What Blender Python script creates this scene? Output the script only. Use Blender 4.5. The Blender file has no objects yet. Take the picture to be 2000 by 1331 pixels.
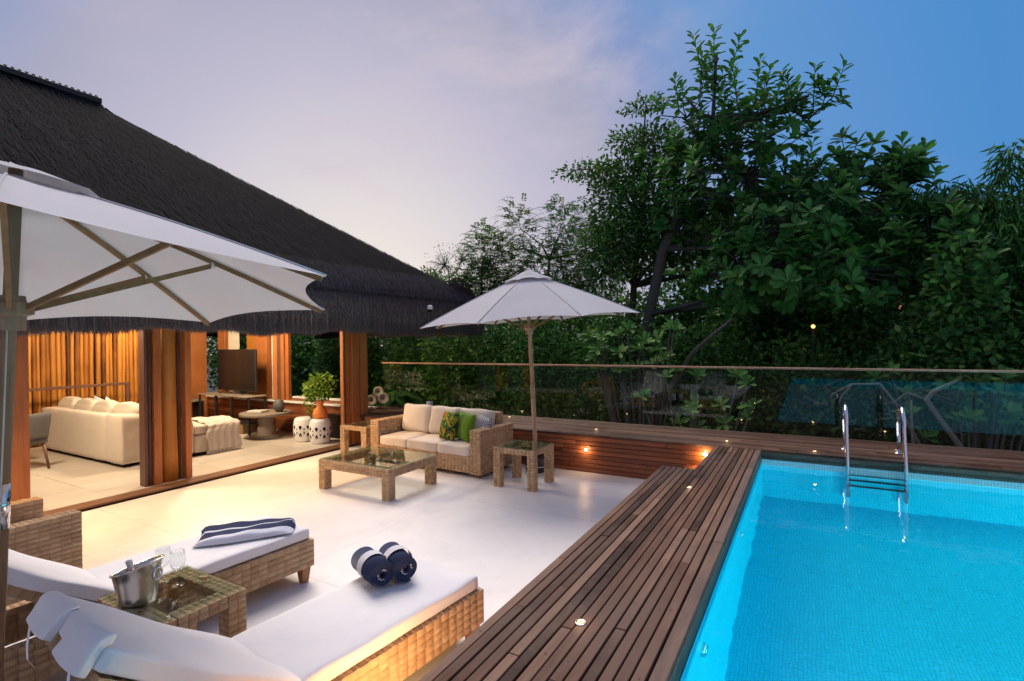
import bpy, bmesh, math, random
import numpy as np
from mathutils import Vector, Matrix, Euler
R = math.radians
scene = bpy.context.scene
col = scene.collection
rnd = random.Random(7)
rng = np.random.default_rng(7)

# ------------------------------------------------------------------ camera
cam_d = bpy.data.cameras.new('camera'); cam = bpy.data.objects.new('camera', cam_d); col.objects.link(cam)
YAW, PITCH, ROLL = 0.5221, -0.0005, -0.01309
def cam_matrix():
    cy, sy = math.cos(YAW), math.sin(YAW)
    r = Vector((cy, sy, 0)); f = Vector((-sy, cy, 0)); u = Vector((0, 0, 1))
    f2 = math.cos(PITCH)*f + math.sin(PITCH)*u; u2 = -math.sin(PITCH)*f + math.cos(PITCH)*u
    r3 = math.cos(ROLL)*r + math.sin(ROLL)*u2; u3 = -math.sin(ROLL)*r + math.cos(ROLL)*u2
    m = Matrix.Identity(4)
    for i in range(3):
        m[i][0] = r3[i]; m[i][1] = u3[i]; m[i][2] = -f2[i]
    m[2][3] = 2.0
    return m
cam.matrix_world = cam_matrix()
cam_d.sensor_width = 36.0; cam_d.lens = 1005.09/2000*36; cam_d.clip_start = 0.05; cam_d.clip_end = 2000
scene.camera = cam

# ------------------------------------------------------------------ render / view
scene.render.engine = 'CYCLES'
cy_ = scene.cycles
cy_.max_bounces = 10; cy_.diffuse_bounces = 4; cy_.glossy_bounces = 4; cy_.transmission_bounces = 8; cy_.transparent_max_bounces = 24
cy_.caustics_refractive = True; cy_.caustics_reflective = False
cy_.sample_clamp_indirect = 6.0; cy_.blur_glossy = 0.5
cy_.use_denoising = True
vs = scene.view_settings
vs.view_transform = 'Standard'; vs.look = 'None'; vs.exposure = 0.0; vs.gamma = 1.0; vs.use_curve_mapping = False

# ------------------------------------------------------------------ node helper
class NT:
    def __init__(self, tree):
        self.t = tree; tree.nodes.clear()
    def n(self, typ, ins=None, **kw):
        nd = self.t.nodes.new(typ)
        for k, v in kw.items(): setattr(nd, k, v)
        for k, v in (ins or {}).items():
            s = nd.inputs[k]
            if isinstance(v, bpy.types.NodeSocket): self.t.links.new(v, s)
            elif hasattr(v, 'outputs'): self.t.links.new(v.outputs[0], s)
            else: s.default_value = v
        return nd
    def math(self, op, a, b=0.0, c=0.0, clamp=False):
        nd = self.n('ShaderNodeMath', {0: a, 1: b, 2: c}, operation=op); nd.use_clamp = clamp
        return nd.outputs[0]
    def ramp(self, fac, stops, interp='LINEAR'):
        nd = self.n('ShaderNodeValToRGB', {0: fac}); e = nd.color_ramp.elements; nd.color_ramp.interpolation = interp
        while len(e) < len(stops): e.new(0.5)
        for el, (p, c) in zip(e, stops):
            el.position = p; el.color = (*c, 1) if len(c) == 3 else c
        return nd.outputs[0]
    def mix(self, fac, a, b, mode='MIX'):
        nd = self.n('ShaderNodeMix', data_type='RGBA', blend_type=mode)
        for idx, v in ((0, fac), (6, a), (7, b)):
            s = nd.inputs[idx]
            if isinstance(v, bpy.types.NodeSocket): self.t.links.new(v, s)
            elif isinstance(v, (tuple, list)): s.default_value = (*v[:3], 1)
            else: s.default_value = v
        return nd.outputs[2]

def srgb(r, g, b):
    f = lambda c: (c/255/12.92 if c/255 <= 0.04045 else ((c/255+0.055)/1.055)**2.4)
    return (f(r), f(g), f(b))

# ------------------------------------------------------------------ world: dusk sky, the glow of the sunset behind the roof
SUN_AZ = R(46.5)            # to the side of +Y, over the roof
SUN_EL = R(54)
world = bpy.data.worlds.new('World'); scene.world = world; world.use_nodes = True
w = NT(world.node_tree)
tc = w.n('ShaderNodeTexCoord')
nrm = w.n('ShaderNodeVectorMath', {0: tc.outputs['Generated']}, operation='NORMALIZE').outputs[0]
glow_el = R(5)
sd = (-math.sin(SUN_AZ)*math.cos(glow_el), math.cos(SUN_AZ)*math.cos(glow_el), math.sin(glow_el))
dotn = w.n('ShaderNodeVectorMath', {0: nrm, 1: sd}, operation='DOT_PRODUCT').outputs['Value']
fac = w.math('MULTIPLY_ADD', dotn, 0.5, 0.5)
P_ = lambda c: 0.5+0.5*c
sky = w.ramp(fac, [(0.0, srgb(172, 160, 182)), (P_(-0.5), srgb(138, 146, 184)), (P_(0.0), srgb(96, 134, 190)), (P_(0.5), srgb(76, 140, 204)), (P_(0.72), srgb(100, 150, 207)),
                   (P_(0.80), srgb(134, 153, 199)), (P_(0.87), srgb(170, 170, 193)), (P_(0.93), srgb(192, 188, 208)), (P_(0.97), srgb(212, 207, 215)), (1.0, srgb(226, 221, 220))])
nish = w.n('ShaderNodeTexSky', sky_type='NISHITA', sun_disc=False, sun_elevation=R(4), sun_rotation=-SUN_AZ)
sep = w.n('ShaderNodeSeparateXYZ', {0: nrm})
# thin evening cloud
den = w.math('ADD', sep.outputs[2], 0.18)
cx = w.math('DIVIDE', sep.outputs[0], den); cyy = w.math('DIVIDE', sep.outputs[1], den)
cv = w.n('ShaderNodeCombineXYZ', {0: cx, 1: cyy, 2: 48.97})
big = w.n('ShaderNodeTexNoise', {'Vector': cv.outputs[0], 'Scale': 0.75, 'Detail': 3.0, 'Roughness': 0.5})
fine = w.n('ShaderNodeTexNoise', {'Vector': cv.outputs[0], 'Scale': 2.6, 'Detail': 7.0, 'Roughness': 0.62, 'Distortion': 0.4})
cm = w.math('MULTIPLY', w.ramp(big.outputs[0], [(0.50, (0, 0, 0)), (0.68, (1, 1, 1))]), w.ramp(fine.outputs[0], [(0.40, (0, 0, 0)), (0.70, (1, 1, 1))]))
cm = w.math('MULTIPLY', cm, 0.85)
skyc = w.mix(cm, sky, srgb(206, 194, 208))
skyc = w.mix(0.006, skyc, nish.outputs[0])
bg = w.n('ShaderNodeBackground', {'Color': skyc, 'Strength': 1.0})
w.n('ShaderNodeOutputWorld', {'Surface': bg})

# one very soft sun: the bright quarter of the evening sky
sun_d = bpy.data.lights.new('sun', 'SUN'); sun = bpy.data.objects.new('sun', sun_d); col.objects.link(sun)
sun_d.energy = 3.6; sun_d.angle = R(40); sun_d.color = (1.0, 0.86, 0.76)
sdir = Vector((-math.sin(SUN_AZ)*math.cos(SUN_EL), math.cos(SUN_AZ)*math.cos(SUN_EL), math.sin(SUN_EL)))
sun.rotation_euler = sdir.to_track_quat('Z', 'Y').to_euler()
sun.location = sdir*60

# ------------------------------------------------------------------ materials
MATS = {}
def pm(name):
    m = bpy.data.materials.new(name); m.use_nodes = True
    MATS[name] = m
    return m, NT(m.node_tree)
def out(t, sh): t.n('ShaderNodeOutputMaterial', {'Surface': sh})
def princ(t, color, rough=0.6, bump=None, bstr=0.3, bdist=0.01, metal=0.0, spec=0.5, **kw):
    ins = {'Base Color': color if not isinstance(color, tuple) else (*color[:3], 1), 'Roughness': rough, 'Metallic': metal, 'Specular IOR Level': spec}
    if bump is not None:
        b = t.n('ShaderNodeBump', {'Height': bump, 'Strength': bstr, 'Distance': bdist}); ins['Normal'] = b
    ins.update(kw)
    return t.n('ShaderNodeBsdfPrincipled', ins)

def wood(name, stops, axis, rough=0.55, scale=1.0, vary=0.5, worn=None, bstr=0.35, spec=0.4):
    """grain stretched along one axis; every board gets its own tone"""
    m, t = pm(name)
    tc = t.n('ShaderNodeTexCoord'); oi = t.n('ShaderNodeObjectInfo')
    sc = [16*scale]*3; sc[axis] = 0.9*scale
    off = t.n('ShaderNodeVectorMath', {0: tc.outputs['Object'], 1: oi.outputs['Location']}, operation='ADD').outputs[0]
    mp = t.n('ShaderNodeMapping', {'Vector': off, 'Scale': sc})
    n1 = t.n('ShaderNodeTexNoise', {'Vector': mp, 'Scale': 2.0, 'Detail': 8.0, 'Roughness': 0.65, 'Distortion': 0.6})
    n2 = t.n('ShaderNodeTexNoise', {'Vector': off, 'Scale': 2.3, 'Detail': 4.0, 'Roughness': 0.6})
    f = t.math('MULTIPLY_ADD', n1.outputs[0], 0.75, t.math('MULTIPLY_ADD', n2.outputs[0], 0.5, -0.12))
    f = t.math('ADD', f, t.math('MULTIPLY_ADD', oi.outputs['Random'], vary, -vary*0.5))
    c = t.ramp(f, stops)
    if worn:
        n3 = t.n('ShaderNodeTexNoise', {'Vector': off, 'Scale': 1.1, 'Detail': 6.0, 'Roughness': 0.7})
        c = t.mix(t.ramp(n3.outputs[0], [(0.45, (0, 0, 0)), (0.70, (1, 1, 1))]), c, worn)
    rr = t.math('MULTIPLY_ADD', n2.outputs[0], 0.3, rough-0.15)
    out(t, princ(t, c, rr, n1.outputs[0], bstr, 0.004, spec=spec))
    return m
DECK = [(0.12, (0.034, 0.016, 0.010)), (0.42, (0.098, 0.048, 0.030)), (0.65, (0.150, 0.080, 0.053)), (0.95, (0.245, 0.150, 0.100))]
wood('deck_wood_y', DECK, 1, worn=(0.130, 0.082, 0.064), rough=0.62, vary=0.85, spec=0.16)
wood('deck_wood_x', DECK, 0, worn=(0.128, 0.086, 0.070), rough=0.62, vary=0.65, spec=0.16)
wood('old_wood_y', [(0.2, (0.05, 0.030, 0.022)), (0.5, (0.115, 0.072, 0.055)), (0.85, (0.24, 0.13, 0.09))], 1, rough=0.65, vary=0.3)
RED = [(0.2, (0.10, 0.028, 0.012)), (0.5, (0.22, 0.070, 0.028)), (0.85, (0.36, 0.125, 0.050))]
wood('red_wood_x', RED, 0, rough=0.42, vary=0.35)
wood('red_wood_z', [(0.2, (0.22, 0.066, 0.018)), (0.5, (0.38, 0.130, 0.038)), (0.85, (0.50, 0.195, 0.062))], 2, rough=0.4, vary=0.25)
wood('dark_wood_z', [(0.2, (0.055, 0.025, 0.016)), (0.5, (0.11, 0.050, 0.032)), (0.85, (0.18, 0.085, 0.055))], 2, rough=0.45, vary=0.25)
wood('log_wood_z', [(0.15, (0.085, 0.026, 0.004)), (0.45, (0.33, 0.125, 0.018)), (0.85, (0.50, 0.22, 0.040))], 2, rough=0.5, vary=0.8, scale=0.7, bstr=0.8)
wood('grey_teak_z', [(0.2, (0.15, 0.085, 0.055)), (0.5, (0.225, 0.138, 0.095)), (0.85, (0.31, 0.205, 0.150))], 2, rough=0.7, vary=0.2, spec=0.12)
wood('brown_teak_z', [(0.2, (0.13, 0.060, 0.026)), (0.5, (0.23, 0.115, 0.052)), (0.85, (0.33, 0.18, 0.085))], 2, rough=0.5, vary=0.2)
wood('threshold_wood', [(0.2, (0.10, 0.045, 0.024)), (0.5, (0.19, 0.095, 0.052)), (0.85, (0.30, 0.16, 0.09))], 1, rough=0.5, vary=0.2)
wood('teak_z', [(0.2, (0.26, 0.140, 0.075)), (0.5, (0.40, 0.235, 0.135)), (0.85, (0.52, 0.335, 0.21))], 2, rough=0.55, vary=0.2)
wood('teak_x', [(0.2, (0.13, 0.060, 0.030)), (0.5, (0.215, 0.110, 0.056)), (0.85, (0.31, 0.170, 0.095))], 0, rough=0.7, vary=0.2, spec=0.12)
wood('rail_wood_x', [(0.2, (0.34, 0.150, 0.085)), (0.5, (0.47, 0.235, 0.145)), (0.85, (0.56, 0.33, 0.215))], 0, rough=0.5, vary=0.1)
wood('leg_wood_z', [(0.2, (0.22, 0.085, 0.03)), (0.5, (0.34, 0.145, 0.055)), (0.85, (0.44, 0.20, 0.085))], 2, rough=0.4, vary=0.2)
wood('grey_wood', [(0.2, (0.16, 0.13, 0.10)), (0.5, (0.26, 0.21, 0.165)), (0.85, (0.36, 0.30, 0.24))], 0, rough=0.65, vary=0.2)

def simple(name, c, rough=0.6, metal=0.0, nscale=None, namp=0.12, bstr=0.0, spec=0.5, **kw):
    m, t = pm(name)
    if nscale:
        tc = t.n('ShaderNodeTexCoord'); n1 = t.n('ShaderNodeTexNoise', {'Vector': tc.outputs['Object'], 'Scale': nscale, 'Detail': 6.0, 'Roughness': 0.6})
        c2 = t.mix(n1.outputs[0], tuple(x*(1-namp*2) for x in c), tuple(min(1, x*(1+namp*2)) for x in c))
        out(t, princ(t, c2, rough, n1.outputs[0] if bstr else None, bstr, 0.01, metal=metal, spec=spec, **kw))
    else:
        out(t, princ(t, c, rough, metal=metal, spec=spec, **kw))
    return m
simple('steel', (0.72, 0.72, 0.73), 0.16, 1.0, nscale=3.0, namp=0.05)
simple('brushed_steel', (0.66, 0.62, 0.56), 0.26, 1.0, nscale=9.0, namp=0.04)
simple('black_plastic', (0.02, 0.02, 0.022), 0.45)
simple('black_metal', (0.035, 0.035, 0.035), 0.5, 0.6)
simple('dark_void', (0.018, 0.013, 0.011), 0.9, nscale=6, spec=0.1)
simple('white_ceramic', (0.78, 0.77, 0.74), 0.18, nscale=4, namp=0.03)
simple('terracotta', (0.72, 0.22, 0.045), 0.6, nscale=14, namp=0.1, bstr=0.1)
simple('white_paint', (0.75, 0.74, 0.72), 0.5, nscale=5, namp=0.04)
simple('stone_white', (0.66, 0.63, 0.58), 0.5, nscale=12, namp=0.08)
simple('stone_dark', (0.085, 0.078, 0.07), 0.6, nscale=30, namp=0.2, bstr=0.2)
simple('screen', (0.012, 0.011, 0.012), 0.12)
simple('paper', (0.55, 0.53, 0.50), 0.7, nscale=20, namp=0.05)
simple('soil', (0.035, 0.030, 0.020), 0.95, nscale=0.6, namp=0.3, bstr=0.5)
simple('bark', (0.070, 0.058, 0.048), 0.9, nscale=14, namp=0.35, bstr=0.7)
simple('pale_bark', (0.19, 0.155, 0.12), 0.9, nscale=16, namp=0.25, bstr=0.6)
simple('rope', (0.45, 0.42, 0.38), 0.8, nscale=60, namp=0.2)
simple('house_wall', (0.62, 0.62, 0.62), 0.8, nscale=2, namp=0.05)
simple('curtain', (0.60, 0.54, 0.42), 0.8, nscale=5, namp=0.05)
simple('basket', (0.27, 0.17, 0.09), 0.8, nscale=40, namp=0.3, bstr=0.4)
simple('wine', (0.30, 0.035, 0.012), 0.08, nscale=5, namp=0.05)
simple('cork', (0.60, 0.42, 0.18), 0.8, nscale=40, namp=0.15)
simple('frosted', (0.66, 0.62, 0.58), 0.3)
simple('carved', (0.36, 0.31, 0.22), 0.75, nscale=45, namp=0.4, bstr=0.5)
simple('chair_fabric', (0.105, 0.10, 0.10), 0.85, nscale=60, namp=0.2)

def fabric(name, c, weave=420, rough=0.9, transl=0.0, wrinkle=0.25, namp=0.05):
    m, t = pm(name)
    tc = t.n('ShaderNodeTexCoord')
    n1 = t.n('ShaderNodeTexNoise', {'Vector': tc.outputs['Object'], 'Scale': weave, 'Detail': 2.0})
    n2 = t.n('ShaderNodeTexNoise', {'Vector': tc.outputs['Object'], 'Scale': 3.2, 'Detail': 5.0, 'Roughness': 0.55, 'Distortion': 0.8})
    h = t.math('MULTIPLY_ADD', n1.outputs[0], 0.06, n2.outputs[0])
    cc = t.mix(n2.outputs[0], tuple(x*(1-namp) for x in c), tuple(min(1, x*(1+namp)) for x in c))
    p = princ(t, cc, rough, h, wrinkle, 0.02, spec=0.15, **{'Sheen Weight': 0.15})
    if transl:
        tr = t.n('ShaderNodeBsdfTranslucent', {'Color': cc})
        p = t.n('ShaderNodeMixShader', {0: transl, 1: p, 2: tr})
    out(t, p); return m
fabric('cushion_white', (0.74, 0.73, 0.74), wrinkle=0.55)
fabric('cushion_cream', (0.70, 0.63, 0.53), wrinkle=0.22)
fabric('sofa_linen', (0.60, 0.52, 0.42), wrinkle=0.45, namp=0.08)
fabric('throw_knit', (0.60, 0.52, 0.44), weave=120, wrinkle=0.7, namp=0.12)
fabric('canopy_cloth', (0.56, 0.545, 0.56), transl=0.14, wrinkle=0.10)
fabric('green_velvet', (0.115, 0.235, 0.012), wrinkle=0.5, namp=0.35)
fabric('navy_towel', (0.020, 0.033, 0.085), weave=260, wrinkle=0.5, namp=0.25)
fabric('white_towel', (0.62, 0.63, 0.66), weave=260, wrinkle=0.4)
fabric('blue_fabric', (0.03, 0.045, 0.08), wrinkle=0.4)
fabric('pale_blue_fabric', (0.45, 0.52, 0.56), wrinkle=0.4)

# printed cushions
m, t = pm('tropical_print'); tc = t.n('ShaderNodeTexCoord')
v1 = t.n('ShaderNodeTexVoronoi', {'Vector': tc.outputs['Object'], 'Scale': 11.0, 'Randomness': 1.0})
n1 = t.n('ShaderNodeTexNoise', {'Vector': tc.outputs['Object'], 'Scale': 9.0, 'Detail': 3.0, 'Distortion': 2.5})
n2 = t.n('ShaderNodeTexNoise', {'Vector': tc.outputs['Object'], 'Scale': 5.0, 'Detail': 1.0, 'Distortion': 1.0})
c = t.ramp(n1.outputs[0], [(0.36, (0.012, 0.035, 0.02)), (0.44, (0.05, 0.16, 0.03)), (0.52, (0.20, 0.30, 0.03)), (0.56, (0.62, 0.30, 0.02)), (0.64, (0.02, 0.05, 0.03))], 'CONSTANT')
c = t.mix(t.ramp(n2.outputs[0], [(0.61, (0, 0, 0)), (0.63, (1, 1, 1))]), c, (0.62, 0.03, 0.035))
c = t.mix(t.ramp(v1.outputs[0], [(0.08, (1, 1, 1)), (0.11, (0, 0, 0))]), c, (0.70, 0.36, 0.03))
out(t, princ(t, c, 0.85, spec=0.15))
m, t = pm('chevron_print'); tc = t.n('ShaderNodeTexCoord')
sp = t.n('ShaderNodeSeparateXYZ', {0: tc.outputs['Object']})
zig = t.math('PINGPONG', sp.outputs[0], 0.035)
ff = t.math('FRACT', t.math('MULTIPLY', t.math('ADD', sp.outputs[2], zig), 26.0))
c = t.mix(t.math('GREATER_THAN', ff, 0.5), (0.62, 0.62, 0.66), (0.16, 0.17, 0.21))
out(t, princ(t, c, 0.9, spec=0.15))
m, t = pm('striped_towel'); tc = t.n('ShaderNodeTexCoord')
uvn = t.n('ShaderNodeUVMap'); sp = t.n('ShaderNodeSeparateXYZ', {0: uvn.outputs[0]})
st = t.ramp(sp.outputs[0], [(0.0, (0.60, 0.62, 0.70)), (0.10, (0.030, 0.040, 0.090)), (0.40, (0.60, 0.62, 0.70)), (0.47, (0.030, 0.040, 0.090)), (0.80, (0.62, 0.63, 0.70))], 'CONSTANT')
n1 = t.n('ShaderNodeTexNoise', {'Vector': tc.outputs['Object'], 'Scale': 40.0, 'Detail': 5.0})
out(t, princ(t, st, 0.95, n1.outputs[0], 0.5, 0.01, spec=0.1))

# rattan: grain follows each strand through the UVs, tone per strand
m, t = pm('rattan'); tc = t.n('ShaderNodeTexCoord'); uvn = t.n('ShaderNodeUVMap')
mp = t.n('ShaderNodeMapping', {'Vector': uvn.outputs[0], 'Scale': (30, 260, 1)})
n1 = t.n('ShaderNodeTexNoise', {'Vector': mp, 'Scale': 1.0, 'Detail': 4.0, 'Roughness': 0.6})
at = t.n('ShaderNodeAttribute', attribute_name='tone')
n2 = t.n('ShaderNodeTexNoise', {'Vector': tc.outputs['Object'], 'Scale': 4.0, 'Detail': 3.0})
su = t.n('ShaderNodeSeparateXYZ', {0: uvn.outputs[0]})
strand = t.math('ABSOLUTE', t.math('SINE', t.math('MULTIPLY', su.outputs[1], math.pi/0.0115)))     # thin canes laid side by side
strand = t.math('POWER', strand, 0.5)
f = t.math('MULTIPLY_ADD', n1.outputs[0], 0.40, t.math('MULTIPLY_ADD', strand, 0.20, t.math('MULTIPLY_ADD', at.outputs['Fac'], 0.20, t.math('MULTIPLY_ADD', n2.outputs[0], 0.3, -0.10))))
c = t.ramp(f, [(0.15, (0.17, 0.095, 0.048)), (0.42, (0.41, 0.262, 0.142)), (0.62, (0.54, 0.375, 0.215)), (0.9, (0.63, 0.47, 0.295))])
out(t, princ(t, c, 0.6, t.math('MULTIPLY_ADD', n1.outputs[0], 0.4, strand), 0.6, 0.003, spec=0.3))

# smooth white burnished cement
m, t = pm('white_cement'); tc = t.n('ShaderNodeTexCoord')
n1 = t.n('ShaderNodeTexNoise', {'Vector': tc.outputs['Object'], 'Scale': 0.8, 'Detail': 8.0, 'Roughness': 0.62, 'Distortion': 0.5})
n2 = t.n('ShaderNodeTexNoise', {'Vector': tc.outputs['Object'], 'Scale': 38.0, 'Detail': 5.0, 'Roughness': 0.7})
n3 = t.n('ShaderNodeTexNoise', {'Vector': tc.outputs['Object'], 'Scale': 7.0, 'Detail': 6.0, 'Roughness': 0.7})
c = t.ramp(n1.outputs[0], [(0.3, (0.70, 0.68, 0.67)), (0.5, (0.79, 0.775, 0.765)), (0.7, (0.83, 0.815, 0.80))])
c = t.mix(t.ramp(n2.outputs[0], [(0.66, (0, 0, 0)), (0.80, (0.35, 0.35, 0.35))]), c, (0.50, 0.48, 0.46))
spx = t.n('ShaderNodeSeparateXYZ', {0: tc.outputs['Object']})     # saw-cut joints, scuffs
jx = t.math('ABSOLUTE', t.math('SUBTRACT', t.math('FRACT', t.math('MULTIPLY_ADD', spx.outputs[0], 1/2.05, 0.42)), 0.5)); jy = t.math('ABSOLUTE', t.math('SUBTRACT', t.math('FRACT', t.math('MULTIPLY_ADD', spx.outputs[1], 1/2.4, 0.28)), 0.5))
jt = t.math('MAXIMUM', t.math('LESS_THAN', jx, 0.0011), t.math('LESS_THAN', jy, 0.0010))
c = t.mix(t.math('MULTIPLY', jt, 0.75), c, (0.34, 0.32, 0.30))
n4 = t.n('ShaderNodeTexNoise', {'Vector': tc.outputs['Object'], 'Scale': 2.4, 'Detail': 9.0, 'Roughness': 0.75, 'Distortion': 1.5})
c = t.mix(t.ramp(n4.outputs[0], [(0.52, (0, 0, 0)), (0.72, (0.30, 0.30, 0.30))]), c, (0.58, 0.56, 0.55))
rr = t.math('MULTIPLY_ADD', n3.outputs[0], 0.35, 0.20)
hh = t.math('MULTIPLY_ADD', n2.outputs[0], 0.3, n3.outputs[0])
out(t, princ(t, c, rr, hh, 0.10, 0.01, spec=0.45))

# stone floor tile indoors
m, t = pm('stone_tile'); tc = t.n('ShaderNodeTexCoord'); oi = t.n('ShaderNodeObjectInfo')
off = t.n('ShaderNodeVectorMath', {0: tc.outputs['Object'], 1: oi.outputs['Location']}, operation='ADD').outputs[0]
n1 = t.n('ShaderNodeTexNoise', {'Vector': off, 'Scale': 2.2, 'Detail': 7.0, 'Distortion': 1.2})
c = t.mix(n1.outputs[0], (0.52, 0.47, 0.40), (0.70, 0.65, 0.57))
c = t.mix(t.math('MULTIPLY', oi.outputs['Random'], 0.5), c, (0.42, 0.36, 0.29))
out(t, princ(t, c, 0.35, n1.outputs[0], 0.05, 0.01, spec=0.4))

# pool mosaic: small squares, joints in the relief
def mosaic(name, axes, dark=(0.003, 0.45, 0.61), light=(0.004, 0.60, 0.82), joint=(0.002, 0.36, 0.54), size=0.026):
    m, t = pm(name); tc = t.n('ShaderNodeTexCoord')
    sp = t.n('ShaderNodeSeparateXYZ', {0: tc.outputs['Object']})
    u = t.math('MULTIPLY', sp.outputs[axes[0]], 1/size); v = t.math('MULTIPLY', sp.outputs[axes[1]], 1/size)
    fu = t.math('ABSOLUTE', t.math('SUBTRACT', t.math('FRACT', u), 0.5)); fv = t.math('ABSOLUTE', t.math('SUBTRACT', t.math('FRACT', v), 0.5))
    e = t.math('MAXIMUM', fu, fv)
    jm = t.ramp(e, [(0.40, (0, 0, 0)), (0.46, (1, 1, 1))])
    cell = t.n('ShaderNodeCombineXYZ', {0: t.math('FLOOR', u), 1: t.math('FLOOR', v), 2: 0.0})
    wn = t.n('ShaderNodeTexWhiteNoise', {'Vector': cell})
    n2 = t.n('ShaderNodeTexNoise', {'Vector': tc.outputs['Object'], 'Scale': 0.9, 'Detail': 4.0})
    f = t.math('MULTIPLY_ADD', wn.outputs[0], 0.45, t.math('MULTIPLY', n2.outputs[0], 0.75))
    c = t.mix(f, dark, light)
    c = t.mix(jm, c, joint)
    out(t, princ(t, c, 0.25, jm, -0.3, 0.003, spec=0.5))
mosaic('mosaic_floor', (0, 1)); mosaic('mosaic_wall_y', (0, 2)); mosaic('mosaic_wall_x', (1, 2))
mosaic('mosaic_band', (0, 2), (0.50, 0.66, 0.70), (0.72, 0.82, 0.83), (0.26, 0.44, 0.50))
mosaic('mosaic_band_x', (1, 2), (0.30, 0.48, 0.55), (0.55, 0.70, 0.74), (0.20, 0.36, 0.44))

# water surface: real refraction, very slight ripple
m, t = pm('pool_water'); tc = t.n('ShaderNodeTexCoord')
n1 = t.n('ShaderNodeTexNoise', {'Vector': tc.outputs['Object'], 'Scale': 1.6, 'Detail': 2.0, 'Roughness': 0.5})
n2 = t.n('ShaderNodeTexNoise', {'Vector': tc.outputs['Object'], 'Scale': 7.0, 'Detail': 2.0})
h = t.math('MULTIPLY_ADD', n2.outputs[0], 0.12, n1.outputs[0])
b = t.n('ShaderNodeBump', {'Height': h, 'Strength': 0.6, 'Distance': 0.02})
g = t.n('ShaderNodeBsdfGlass', {'Color': (0.90, 0.985, 1.0, 1), 'Roughness': 0.0, 'IOR': 1.333, 'Normal': b})
out(t, g)

# clear sheet glass, slightly green
def sheet_glass(name, tint, refl=1.0):
    m, t = pm(name)
    geo = t.n('ShaderNodeNewGeometry')
    ior = t.math('MULTIPLY_ADD', geo.outputs['Backfacing'], 1/1.5-1.5, 1.5)   # same reflection from either side of a thin sheet
    fr = t.n('ShaderNodeFresnel', {'IOR': ior})
    tr = t.n('ShaderNodeBsdfTransparent', {'Color': (*tint, 1)}); gl = t.n('ShaderNodeBsdfGlossy', {'Color': (0.95, 1.0, 0.98, 1), 'Roughness': 0.0})
    f = t.math('MULTIPLY', fr.outputs[0], refl, clamp=True)
    out(t, t.n('ShaderNodeMixShader', {0: f, 1: tr, 2: gl}))
sheet_glass('fence_glass', (0.93, 0.97, 0.95), 0.55); sheet_glass('table_glass', (0.88, 0.935, 0.90)); sheet_glass('clear_glass', (0.97, 0.98, 0.98))

def emit(name, c, s):
    m, t = pm(name); out(t, t.n('ShaderNodeEmission', {'Color': (*c, 1), 'Strength': s}))
emit('lamp_glow', (1.0, 0.60, 0.22), 3.2)
emit('lamp_glow_soft', (1.0, 0.50, 0.16), 2.6)
emit('pool_glow', (0.75, 0.95, 1.0), 3.0)

# thatch and leaves: colour attribute carries each blade's or leaf's own tone
def blades(name, stops, rough=0.75, transl=0.0, spec=0.2):
    m, t = pm(name)
    at = t.n('ShaderNodeAttribute', attribute_name='tone')
    c = t.ramp(at.outputs['Fac'], stops)
    p = princ(t, c, rough, spec=spec)
    if transl:
        p = t.n('ShaderNodeMixShader', {0: transl, 1: p, 2: t.n('ShaderNodeBsdfTranslucent', {'Color': c})})
    out(t, p)
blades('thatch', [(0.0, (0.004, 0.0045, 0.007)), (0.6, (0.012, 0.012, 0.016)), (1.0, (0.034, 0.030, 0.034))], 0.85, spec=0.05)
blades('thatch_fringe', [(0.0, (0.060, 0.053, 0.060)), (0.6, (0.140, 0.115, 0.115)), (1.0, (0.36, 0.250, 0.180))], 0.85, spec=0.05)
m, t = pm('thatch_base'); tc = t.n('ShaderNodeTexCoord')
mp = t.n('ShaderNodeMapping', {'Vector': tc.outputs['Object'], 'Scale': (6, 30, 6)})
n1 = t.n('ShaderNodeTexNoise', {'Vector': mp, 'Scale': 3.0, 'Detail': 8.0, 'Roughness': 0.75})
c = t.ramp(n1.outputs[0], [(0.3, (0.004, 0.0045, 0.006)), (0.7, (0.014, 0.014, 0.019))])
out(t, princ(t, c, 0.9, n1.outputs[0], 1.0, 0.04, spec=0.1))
GL = lambda k, y=1.0: [(0.0, (0.010*k, 0.032*k, 0.008*k)), (0.5, (0.024*k*y, 0.075*k, 0.014*k)), (0.85, (0.055*k*y, 0.120*k, 0.020*k)), (1.0, (0.11*k*y, 0.15*k, 0.028*k))]
blades('leaf_almond', GL(2.6), 0.5, 0.3, 0.22)
blades('leaf_small', GL(2.6, 1.25), 0.55, 0.35, 0.18)
blades('leaf_feather', GL(2.7, 1.5), 0.6, 0.35, 0.15)
blades('leaf_dark', GL(2.2), 0.6, 0.3, 0.15)
blades('leaf_hedge', GL(2.6, 1.0), 0.5, 0.32, 0.22)
blades('leaf_bright', GL(2.4, 1.25), 0.5, 0.3, 0.22)
blades('leaf_palm', GL(2.0, 0.9), 0.5, 0.2, 0.25)
blades('leaf_pot', [(0, (0.06, 0.14, 0.015)), (0.6, (0.16, 0.30, 0.03)), (1, (0.32, 0.42, 0.05))], 0.5, 0.2)
blades('seed_pod', [(0, (0.03, 0.018, 0.012)), (1, (0.07, 0.045, 0.03))], 0.8)

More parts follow.
